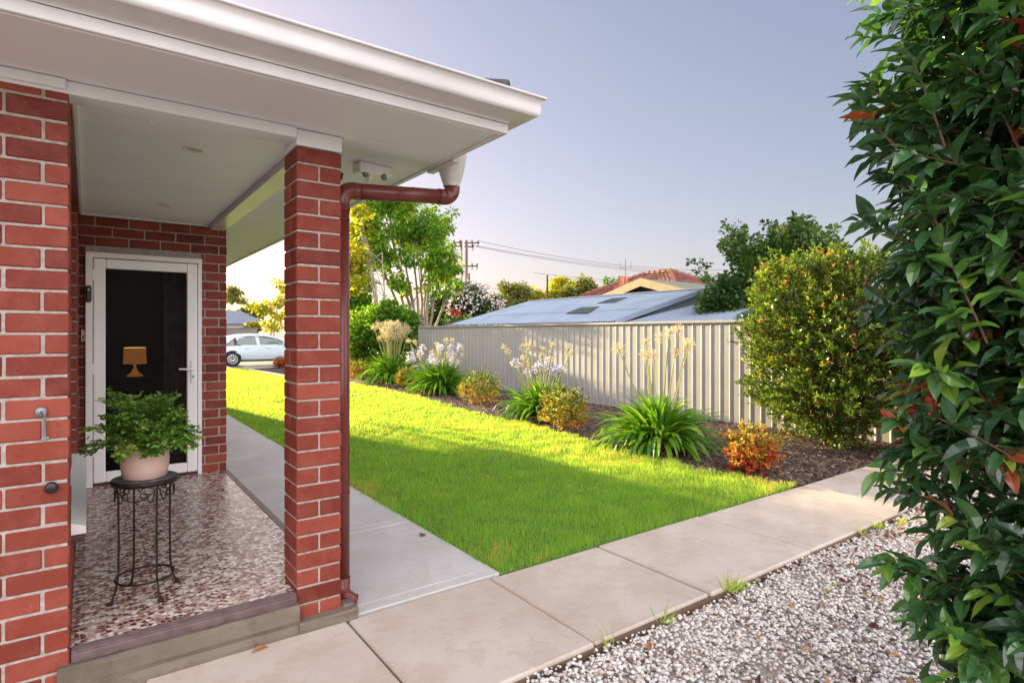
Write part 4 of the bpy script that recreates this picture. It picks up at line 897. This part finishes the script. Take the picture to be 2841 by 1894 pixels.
rt=thing('rose_bush','red blooms showing just above the fence beside the grey roof','rose bush',(*at(1262,900,19)[:2],0)); g.build('blossom','red_petal',rt)
g=Geo(); bx_,by_,_=at(1262,900,19)
for k in range(6): tube(g,[(bx_,by_,0),(bx_+r_.normal(0,.1),by_+r_.normal(0,.1),1.2),tuple(P[k])],[.012,.008,.004],5)
g.build('stems','bark',rt); g=Geo(); PP=np.array([at(1262+r_.normal(0,22),885+r_.normal(0,9),19.2) for _ in range(260)]); scatter(g,LEAF_R[0],LEAF_R[1],PP,rdir(r_,260),rdir(r_,260),.08,0,r_.random(260)); g.build('foliage','tree_leaf_fresh',rt)
# big dark tree behind fence
cl=[]
r_=np.random.default_rng(12)
for (u,v,rr_) in [(2050,700,.3),(2035,660,.2),(2075,720,.4),(2130,700,.4),(2180,680,.35),(2250,660,.3),(2220,640,.25),(2300,700,.4),(2150,760,.5),(2220,740,.5),(2080,780,.45),(2280,760,.45),(2010,800,.35),(1980,830,.35),(2050,840,.45),(2120,830,.45),(2000,870,.35),(2060,880,.35),(1975,860,.25),(2330,720,.35),(2350,780,.4),(2230,620,.14),(2120,640,.14),(2040,635,.12),(1940,740,.10),(2290,645,.18),(2180,655,.2),(1985,770,.15)]:
    for k in range(8): cl.append((*at(u+r_.uniform(-28,28),v+r_.uniform(-20,20),13.2+r_.uniform(-1.2,1.2)),rr_*.8))
tk=[at(u,v,13.2+dd) for u,v,dd in [(2050,700,0),(2130,690,.4),(2200,680,0),(2280,700,.4),(2000,820,-.3),(2080,800,.3)]]
tree('backyard_tree','dense dark green tree rising behind the cream fence beside the orange tipped shrub',(*at(2140,950,13.2)[:2],0),tk,cl,'tree_leaf_dark',68,LEAF_R,.085,190,'bark',cr=.35,tr=.07,varb=.26)
# distant willow-like trees
for i,(u,vt,wd,d,mat,lb) in enumerate([(1425,775,90,42,'tree_leaf_olive','hazy olive tree directly beside the pink flowering bush'),(1480,790,90,44,'tree_leaf_gold','golden tree between the olive tree and the thin pole'),(1560,772,80,45,'tree_leaf_gold','yellow tree just past the thin timber pole'),(1610,760,90,40,'tree_leaf_olive','wispy weeping willow at the end of the distant tree row'),(1705,768,75,48,'tree_leaf_fresh','yellow green tree behind the terracotta chimney'),(1385,820,60,40,'tree_leaf_olive','low grey green tree behind the flowering bush')]):
    x,y,zt=at(u,vt,d); w2=wd/FP*d/2; zb=1.6; cl=blob((x,y,(zt+zb)/2),(w2,w2,(zt-zb)/2),70,80+i,.5,(.35,.7),.3)
    tree('distant_tree',lb,(x,y,0),[(x,y,zt*.8),(x-.6,y,zt*.7),(x+.6,y,zt*.7)],cl,mat,90+i,LEAF_S,.26,90,'pale_bark','distant trees beyond the neighbouring roofs',cr=.5,tr=.12,droop=.6)
# ================================================================= NEIGHBOURING ROOFS
def corr(g,p00,p10,p01,p11,n,amp=.012,mat=0):
    """corrugated sheet: p00->p10 across the corrugations, p00->p01 along them"""
    p00,p10,p01,p11=map(np.array,(p00,p10,p01,p11)); nn=norm(np.cross(p10-p00,p01-p00)); nn=nn if nn[2]>0 else -nn
    q=np.linspace(0,1,n+1)[:,None]; w_=np.cos(np.arange(n+1)*math.pi/2)[:,None]*amp*nn; A=p00+(p10-p00)*q+w_; B=p01+(p11-p01)*q+w_
    i=np.arange(n); g.add(np.concatenate([A,B]),[np.stack([i,i+1,n+2+i,n+1+i],1)],mat)
sh=thing('shed','long low shed with blue grey corrugated roof behind the fence','shed',(11,12,0))
Zf=lambda x: 1.76+(x-9.3)*.2625
g=Geo()
for (xa,xb,lift) in ((9.3,10.45,0),(10.40,12.5,.012)):
    corr(g,(xa,9.0,Zf(xa)+lift),(xa,16.1,Zf(xa)+lift),(xb,9.0,Zf(xb)+lift),(xb,16.1,Zf(xb)+lift),370)
corr(g,(12.5,9.0,Zf(12.5)),(12.5,16.1,Zf(12.5)),(15.7,9.0,1.8),(15.7,16.1,1.8),370)
g.build('roof','blue_steel',sh)
g=Geo(); box(g,12.4,12.6,8.97,16.12,Zf(12.5)+.005,Zf(12.5)+.035,0,c=.01)
for y in (8.96,16.1):
    V=[(9.28,y,Zf(9.28)-.08),(12.5,y,Zf(12.5)-.08),(12.5,y,Zf(12.5)+.03),(9.28,y,Zf(9.28)+.03),(9.28,y+.03,Zf(9.28)-.08),(12.5,y+.03,Zf(12.5)-.08),(12.5,y+.03,Zf(12.5)+.03),(9.28,y+.03,Zf(9.28)+.03)]
    g.add(V,[[0,1,2,3],[7,6,5,4],[3,2,6,7],[0,4,5,1]],1)
g.build('ridge_capping',['cream_wall','blue_steel'],sh)
g=Geo(); box(g,9.4,15.6,9.1,16.0,0,1.72,0,c=.01); V=[(9.4,9.05,1.6),(15.6,9.05,1.6),(12.5,9.05,Zf(12.5)-.03)]; g.add(V,[[0,1,2]],0); g.build('wall','house_roof_grey',sh)
def onroof(u,v,lift=.03):
    t=(u-1420)/FP; kx=cs*t+sn; kz=-(v-924)/FP; d=(1.76-9.3*.2625+lift-EYE)/(kz-.2625*kx); return (d*kx,d*(cs-sn*t),EYE+kz*d)
g=Geo(); g.add([onroof(*p) for p in [(1569,869),(1612,852),(1665,850),(1632,868)]],[[0,1,2,3]],0); g.add([onroof(*p) for p in [(1655,841),(1698,827),(1742,824),(1706,839)]],[[0,1,2,3]],0)
g.build('skylight_panel','skylight_sheet',sh)
s2=thing('shed','lower corrugated lean-to roof beside the dark tree behind the fence','shed',(11,6,0))
g=Geo(); corr(g,(9.2,4.2,1.66),(9.2,8.9,1.66),(12.6,4.2,2.30),(12.6,8.9,2.30),120,.018); g.build('roof','blue_steel',s2); g=Geo(); box(g,9.35,12.5,4.3,8.8,0,1.62,0,c=.01); g.build('wall','house_roof_grey',s2)
# tiled house
hx=thing('tiled_house','house with red tiled hip roof and terracotta chimney beyond the shed','house',(29.8,25,0))
def tileplane(g,p0,p1,r0,r1,rows,cols,lip=.06):
    p0,p1,r0,r1=map(np.array,(p0,p1,r0,r1)); rt=np.random.default_rng(5)
    for i in range(rows):
        a,b2=i/rows,(i+1)/rows; A=p0+(r0-p0)*a; B=p1+(r1-p1)*a; C=p1+(r1-p1)*b2; Dd=p0+(r0-p0)*b2; m=max(2,int(cols*np.linalg.norm(B-A)/max(.1,np.linalg.norm(p1-p0))))
        for j in range(m):
            s,e=j/m,(j+1)/m; up=np.array([0,0,lip]); a1,b1,c1,d1=A+(B-A)*s,A+(B-A)*e,Dd+(C-Dd)*e,Dd+(C-Dd)*s; mi=(a1+b1)/2+up*1.6; mo=(c1+d1)/2+up*.8
            g.add([a1+up*.6,mi,b1+up*.6,c1,mo,d1,a1,b1],[[0,1,4,5],[1,2,3,4],[6,7,2],[6,2,1],[6,1,0]],0,float(rt.beta(2,2)))
g=Geo(); e=2.75; k=(24.2,18.6); K=(35.4,31.4); ra=(29.8,23.9,5.35); rb_=(29.8,26.1,5.35)
tileplane(g,(k[0],K[1],e),(k[0],k[1],e),rb_,ra,18,40); tileplane(g,(k[0],k[1],e),(K[0],k[1],e),ra,ra,18,36); tileplane(g,(K[0],k[1],e),(K[0],K[1],e),ra,rb_,6,12); tileplane(g,(K[0],K[1],e),(k[0],K[1],e),rb_,rb_,6,12)
g.build('roof','terracotta_tile',hx)
g=Geo()
for a,b2 in (((k[0],k[1],e),ra),((k[0],K[1],e),rb_),(ra,rb_),((K[0],k[1],e),ra)):
    a,b2=np.array(a),np.array(b2); n=int(np.linalg.norm(b2-a)/.4)
    for i in range(n): tube(g,[a+(b2-a)*i/n+(0,0,.10),a+(b2-a)*(i+1.1)/n+(0,0,.06)],[.16,.12],7,0,.9)
g.build('ridge_capping','terracotta_tile',hx)
g=Geo(); box(g,k[0]+.5,K[0]-.5,k[1]+.5,K[1]-.5,0,2.74,0,c=.01); g.build('wall','chimney_brick',hx)
g=Geo(); X_,Y_,_=at(1728,790,36); c_=box(g,X_-.45,X_+.45,Y_-.35,Y_+.35,2.9,4.45,0,c=.02); ch=g.build('chimney','chimney_brick',hx)
for dx in (-.2,.22): g=Geo(); lathe(g,[(.17,4.45),(.15,4.7),(.17,5.0),(.12,5.0),(.12,4.46)],X_+dx,Y_,14); g.build('chimney_pot','chimney_brick',ch,True)
g=Geo(); tube(g,[(X_-.2,Y_-.4,4.0),(X_-.2,Y_-.4,6.0)],.022,6); 
ax=np.array([cs,-sn,0]); 
for s_ in (-.33,0,.33): p=np.array([X_-.2,Y_-.4,5.45])+ax*s_; tube(g,[p,p+(0,0,.36)],.016,5)
p=np.array([X_-.2,Y_-.4,5.45]); tube(g,[p-ax*.34,p+ax*.34],.016,5); g.build('antenna','cable',hx)
gh=thing('gable_house','low beige gabled building with pale green roof before the tiled house','house',(25,20.2,0))
gx,gy,gz=23.1,20.2,4.25; hw=5.2; sl_=.262
g=Geo()
for s_ in (1,-1):
    corr(g,(gx-.3,gy,gz),(gx+9,gy,gz),(gx-.3,gy+s_*hw,gz-hw*sl_),(gx+9,gy+s_*hw,gz-hw*sl_),120,.02)
g.build('roof','green_roof',gh); g=Geo()
for s_ in (1,-1):
    y0,y1,z0_,z1_=gy,gy+s_*hw,gz,gz-hw*sl_
    V=[(gx-.36,y0,z0_+.05),(gx-.36,y1,z1_+.05),(gx-.36,y1,z1_-.36),(gx-.36,y0,z0_-.36),(gx-.28,y0,z0_+.05),(gx-.28,y1,z1_+.05),(gx-.28,y1,z1_-.36),(gx-.28,y0,z0_-.36)]
    g.add(V,[[0,1,2,3],[4,5,6,7],[0,1,5,4],[3,2,6,7]],0)
g.build('barge_board','gable_beige',gh); g=Geo(); g.add([(gx+.1,gy-hw+.3,0),(gx+.1,gy+hw-.3,0),(gx+.1,gy+hw-.3,gz-hw*sl_),(gx+.1,gy,gz-.1),(gx+.1,gy-hw+.3,gz-hw*sl_)],[[0,1,2,3,4]],0); g.build('wall','dark_interior',gh)
# white gable wall behind the stems
x,y,z=at(1245,815,32); wh=thing('white_house','white gable wall glimpsed between the multi stemmed tree and blossom bush','house',(x,y,0))
g=Geo(); V=[];
for dy_ in (0,6): V+=[(x-2.4+dy_*.1,y+dy_,0),(x+2.6+dy_*.1,y+dy_,0),(x+2.6+dy_*.1,y+dy_,z-1.3),(x+.2+dy_*.1,y+dy_,z),(x-2.4+dy_*.1,y+dy_,z-1.3)]
g.add(V,[[0,1,2,3,4],[9,8,7,6,5],[0,4,9,5],[1,6,7,2]],0); g.build('wall','cream_wall',wh)
g=Geo(); up=np.array([0,0,.06]); g.add([np.array(V[i])+up for i in (2,3,4,7,8,9)],[[0,1,4,3],[1,2,5,4]],0); g.build('roof','house_roof_grey',wh)
# shade sail/umbrella
x,y,z=at(2195,848,11.0); um=thing('market_umbrella','dark green market umbrella half hidden behind the photinia and fence','umbrella',(x,y,0))
g=Geo(); n=8; V=[(x,y,z+.28)]+[(x+1.05*math.cos(k*math.pi/4+.3),y+1.05*math.sin(k*math.pi/4+.3),z-.17) for k in range(8)]+[(x+1.05*math.cos(k*math.pi/4+.3),y+1.05*math.sin(k*math.pi/4+.3),z-.36) for k in range(8)]
g.add(V,[[0,1+k,1+(k+1)%8] for k in range(8)]+[[1+k,9+k,9+(k+1)%8,1+(k+1)%8] for k in range(8)],0); g.build('canopy','shade_cloth',um)
g=Geo(); tube(g,[(x,y,0),(x,y,z+.3)],.022,8); g.build('pole','cream_wall',um)
# ================================================================= POLES AND CABLES
def pole(label,u,vtop,d,w,arms,mat,grp=None):
    x,y,z=at(u,vtop,d); t=thing('power_pole',label,'power pole',(x,y,0),grp); g=Geo(); ax=np.array([cs,-sn,0])
    if mat=='pole_steel':
        for s_ in (-1,1): p=ax*s_*w*.38; g_=box(g,x+p[0]-.06,x+p[0]+.06,y+p[1]-.1,y+p[1]+.1,0,z,0,c=.01)
        box(g,x-w*.3,x+w*.3,y-.05,y+.05,0,z-.1,1,c=.01)
    else: tube(g,[(x,y,0),(x,y,z)],[w*.6,w*.45],8)
    g.build('shaft',[mat,'cream_wall'] if mat=='pole_steel' else mat,t)
    for (dz,l0,l1,ang) in arms:
        g=Geo(); a2=np.array([math.cos(R(ang)),math.sin(R(ang)),0]); A=np.array([x,y,z-dz])+a2*l0; B=np.array([x,y,z-dz])+a2*l1; tube(g,[A,B],.055,6)
        for q in np.linspace(.05,.95,5): p=A+(B-A)*q; tube(g,[p+(0,0,.22),p-(0,0,.0)],[.05,.07],6); tube(g,[p,p-(0,0,.28)],[.035,.05],5)
        g.build('crossarm','timber_pole',t)
    return np.array([x,y,z])
pp=pole('tall steel power pole with two crossarms beyond the multi stemmed tree',1287,668,46,.55,[(.15,-.9,1.2,-30),(.45,-1.3,.8,-20),(2.0,-.6,1.1,-40)],'pole_steel')
pole('short dark pole standing right behind the steel power pole',1301,758,60,.2,[],'timber_pole')
p2=pole('thin dark timber pole in front of the golden distant trees',1518,763,42,.15,[],'timber_pole')
for i,(u0,v0,u1,v1,lb) in enumerate([(1325,668,2350,700,'upper power cable running from the steel pole towards the dark tree'),(1312,680,2350,738,'middle power cable just under the upper one from the steel pole'),(1320,684,2350,741,'lowest of the three power cables leaving the steel pole')]):
    A=np.array(at(u0,v0,46)); B=np.array(at(u1,v1,75)); q=np.linspace(0,1,40)[:,None]; P=A+(B-A)*q; P[:,2]-=(4*q*(1-q)).ravel()*(2.3,1.6,1.7)[i]
    g=Geo(); tube(g,P,.022,5); tag(g.build('power_cable','cable'),lb,'cable','power cables crossing the sky')
A=np.array(at(1480,757,42));B=np.array(at(1900,800,70)); q=np.linspace(0,1,20)[:,None]; g=Geo(); tube(g,A+(B-A)*q,.016,5); tag(g.build('power_cable','cable'),'thin cable passing the top of the timber pole above the trees','cable','power cables crossing the sky')
# ================================================================= STREET VIEW (left gap)
def car():
    X0=5.33-.78; Yn=28.95; W=.88; t=thing('parked_car','pale blue white hatchback parked side-on across the end of the lawn','car',(X0+2.1,Yn+W,0)); yc=Yn+W
    st_=[(0,.60,.78,.80),(.05,.45,1.0,.9),(.25,.40,1.18,.96),(.6,.35,1.36,.99),(1.1,.30,1.45,1),(1.7,.25,1.475,1),(2.2,.25,1.46,1),(2.7,.25,1.36,1),(3.05,.25,1.20,1),(3.35,.28,1.02,1),(3.6,.30,.97,.98),(3.95,.32,.87,.93),(4.2,.35,.72,.82),(4.28,.42,.58,.7)]
    g=Geo(); V=[]; 
    for x,zb,zt,wf in st_:
        belt=min(.92,zt-.03) if x<3.3 else zt-.04; w=W*wf; hw_=.70 if zt>1.05 else .90
        sec=[(w*.90,zb-.04+.0),(w,zb+.08),(w*1.01,.62 if belt>.7 else (zb+belt)/2),(w*.97,belt),(w*(hw_+.05),max(belt+.005,zt-.10)),(w*hw_*.85,zt-.02),(0,zt+.01)]
        full=[(-a,b2) for a,b2 in sec]+[(a,b2) for a,b2 in sec[::-1][1:]]
        V+=[(X0+x,yc+a,b2) for a,b2 in full]
    m=13; F=[[i*m+k,(i+1)*m+k,(i+1)*m+k+1,i*m+k+1] for i in range(len(st_)-1) for k in range(m-1)]
    g.add(V,[np.array(F),list(range(m)),[ (len(st_)-1)*m+k for k in range(m)][::-1]],0); g.build('body','car_paint',t,True)
    def side(poly,name,mat,off):
        g=Geo(); P=[]
        for x,z in poly:
            zt=np.interp(x,[s[0] for s in st_],[s[2] for s in st_]); f=np.clip((z-.92)/max(.05,zt-.10-.92),0,1); w=W*(.97-.22*f); P.append((X0+x,yc-w-off,z))
        g.add(P,[list(range(len(P)))],0); 
        return g.build(name,mat,t)
    side([(.42,.93),(.9,1.28),(1.5,1.37),(2.2,1.36),(2.75,1.24),(3.32,.96),(3.30,.93)],'window_trim','car_trim',.012)
    side([(.95,.97),(1.05,1.25),(1.5,1.33),(1.78,1.33),(1.84,.97)],'window','car_glass',.02)
    side([(1.98,.97),(1.93,1.33),(2.2,1.32),(2.7,1.21),(3.1,1.0),(3.1,.97)],'window','car_glass',.02)
    side([(.50,.95),(.85,1.20),(.86,.95)],'window','car_glass',.02)
    g=Geo(); box(g,X0+2.98,X0+3.14,Yn-.14,Yn-.02,.96,1.07,0,c=.03); g.build('wing_mirror','car_paint',t)
    for x in (1.30,2.25): g=Geo(); box(g,X0+x,X0+x+.18,Yn-.02,Yn+.02,.80,.825,0,c=.006); g.build('door_handle','car_paint',t)
    g=Geo(); box(g,X0+.9,X0+3.1,Yn-.006,Yn+.03,.20,.27,0,c=.01); g.build('sill','car_trim',t)
    g=Geo(); box(g,X0+3.95,X0+4.2,Yn+.06,Yn+.2,.62,.74,0,c=.03); g.build('headlight','alloy',t)
    for xw in (.78,3.42):
        for s_,yy in ((-1,Yn-.005),(1,Yn+2*W+.005)):
            g=Geo(); tube(g,[(X0+xw,yy,.34),(X0+xw,yy-s_*.05,.34)],.375,24); g.build('wheel_arch','car_trim',t)
            g=Geo(); tube(g,[(X0+xw,yy+s_*.018,.31),(X0+xw,yy-s_*.1,.31)],.315,28); wo=g.build('wheel','tyre',t)
            g=Geo()
            for k in range(10):
                a=k*math.pi/5; p=np.array([X0+xw,yy+s_*.028,.31]); d_=np.array([math.cos(a),0,math.sin(a)]); tube(g,[p+d_*.03,p+d_*.20],[.03,.022],5)
            th=np.linspace(0,2*math.pi,25); tube(g,np.c_[X0+xw+.205*np.cos(th),np.full(25,yy+s_*.024),.31+.205*np.sin(th)],.022,6); g.build('rim','alloy',wo,True)
car()
g=Geo(); 
bf=thing('boundary_wall','dark grey fence behind the parked white car','fence',(7,44,0)); box(g,-6,9.7,44,44.12,-.05,1.80,0,c=.01); g.build('panel','fence_dark',bf); g=Geo(); box(g,-6,9.7,43.97,44.15,1.80,1.86,0,c=.01); g.build('capping','fence_dark',bf)
pf=thing('picket_fence','pale timber picket fence past the end of the dark street fence','fence',(11,43,0)); 
for k in range(16): g=Geo(); box(g,9.9+k*.17,10.0+k*.17,43,43.03,0,1.62+.06*(k%3),0,c=.01); g.build('picket','cream_wall',pf)
g=Geo(); box(g,9.8,12.7,43.04,43.07,1.2,1.28,0,c=.01); g.build('rail','cream_wall',pf)
for lb,x0,x1,yy,ez,rz2,rl in (('grey blue roofed house with carport across the street',4,12.5,58,2.35,3.3,'a'),('taller pale house behind the grey blue roof across the street',8.5,16,70,2.8,4.1,'b')):
    t=thing('street_house',lb,'house',((x0+x1)/2,yy,0)); g=Geo(); box(g,x0+.4,x1-.4,yy,yy+8,0,ez,0,c=.01); g.build('wall','cream_wall',t)
    g=Geo(); g.add([(x0,yy-.6,ez),(x1,yy-.6,ez),(x1-1.5,yy+4,rz2),(x0+1.5,yy+4,rz2),(x0,yy+8.6,ez),(x1,yy+8.6,ez)],[[0,1,2,3],[5,4,3,2],[4,0,3],[1,5,2]],0); g.build('roof','house_roof_grey',t)
    for xx in (x0+1.2,x0+4.6): g=Geo(); box(g,xx,xx+1.6,yy-.05,yy+.02,.9,ez-.25,0,c=.01); g.build('window','window_glass',t)
hedgeblob('flowering_bush','small pink flowering bush in front of the far street house',700,896,930,50,52,'nandina_leaf',101,.2,40,30,cat='flowering bush')
x,y,z=at(752,800,34); r_=np.random.default_rng(15); cl=[]
for (u,v,rr_) in [(700,850,.35),(725,845,.4),(745,860,.45),(770,850,.4),(760,880,.45),(745,900,.4),(730,870,.35),(780,830,.4),(785,800,.35),(772,785,.3),(790,870,.4),(752,912,.25),(778,905,.3)]:
    for k in range(4): cl.append((*at(u+r_.uniform(-10,10),v+r_.uniform(-9,9),34+r_.uniform(-.7,.7)),rr_*.7))
tree('street_tree','small sunlit yellow green street tree behind the parked car',(x,y,0),[at(752,830,34),at(775,800,34)],cl,'tree_leaf_gold',102,LEAF_R,.17,46,'pale_bark',cr=.35,tr=.05)
cl=[(*at(u+r_.uniform(-4,4),v+r_.uniform(-3,3),30+r_.uniform(-.4,.4)),.16) for u,v in [(640,800),(650,803),(660,812),(636,815),(648,826),(665,830),(640,832),(675,835)] for k in range(3)]
tree('street_tree','overhanging branch tips of a tree poking out beside the porch wall',(*at(560,900,30)[:2],0),[at(600,830,30),at(640,812,30)],cl,'tree_leaf_olive',103,LEAF_THIN,.22,40,'bark',cr=.16,tr=.06,droop=.5)
for i,(u,vt,wd,lb) in enumerate([(700,848,60,'low spreading pine on the skyline above the street houses'),(640,866,50,'dark round tree on the skyline next to the porch wall')]):
    x,y,zt=at(u,vt,90); w2=wd/FP*90/2; tree('skyline_tree',lb,(x,y,0),[(x,y,zt*.85)],blob((x,y,zt-.9),(w2,w2,.9),40,110+i,.5,(.4,.8),.2),'tree_leaf_olive',112+i,LEAF_R,.5,30,'bark','trees on the skyline',cr=.6,tr=.2)
# trees in the front yard that dapple the far lawn (stand beyond the house corner)
tree('front_yard_tree','leafy tree at the street end of the brick house',(.2,23,0),[(.2,23,4.2),(-.6,23.4,4),(.9,22.6,4)],blob((.2,23,3.9),(2.0,1.6,1.5),70,120,.5,(.4,.7),.3),'tree_leaf_dark',121,LEAF_R,.14,42,'bark',cr=.5,tr=.12)
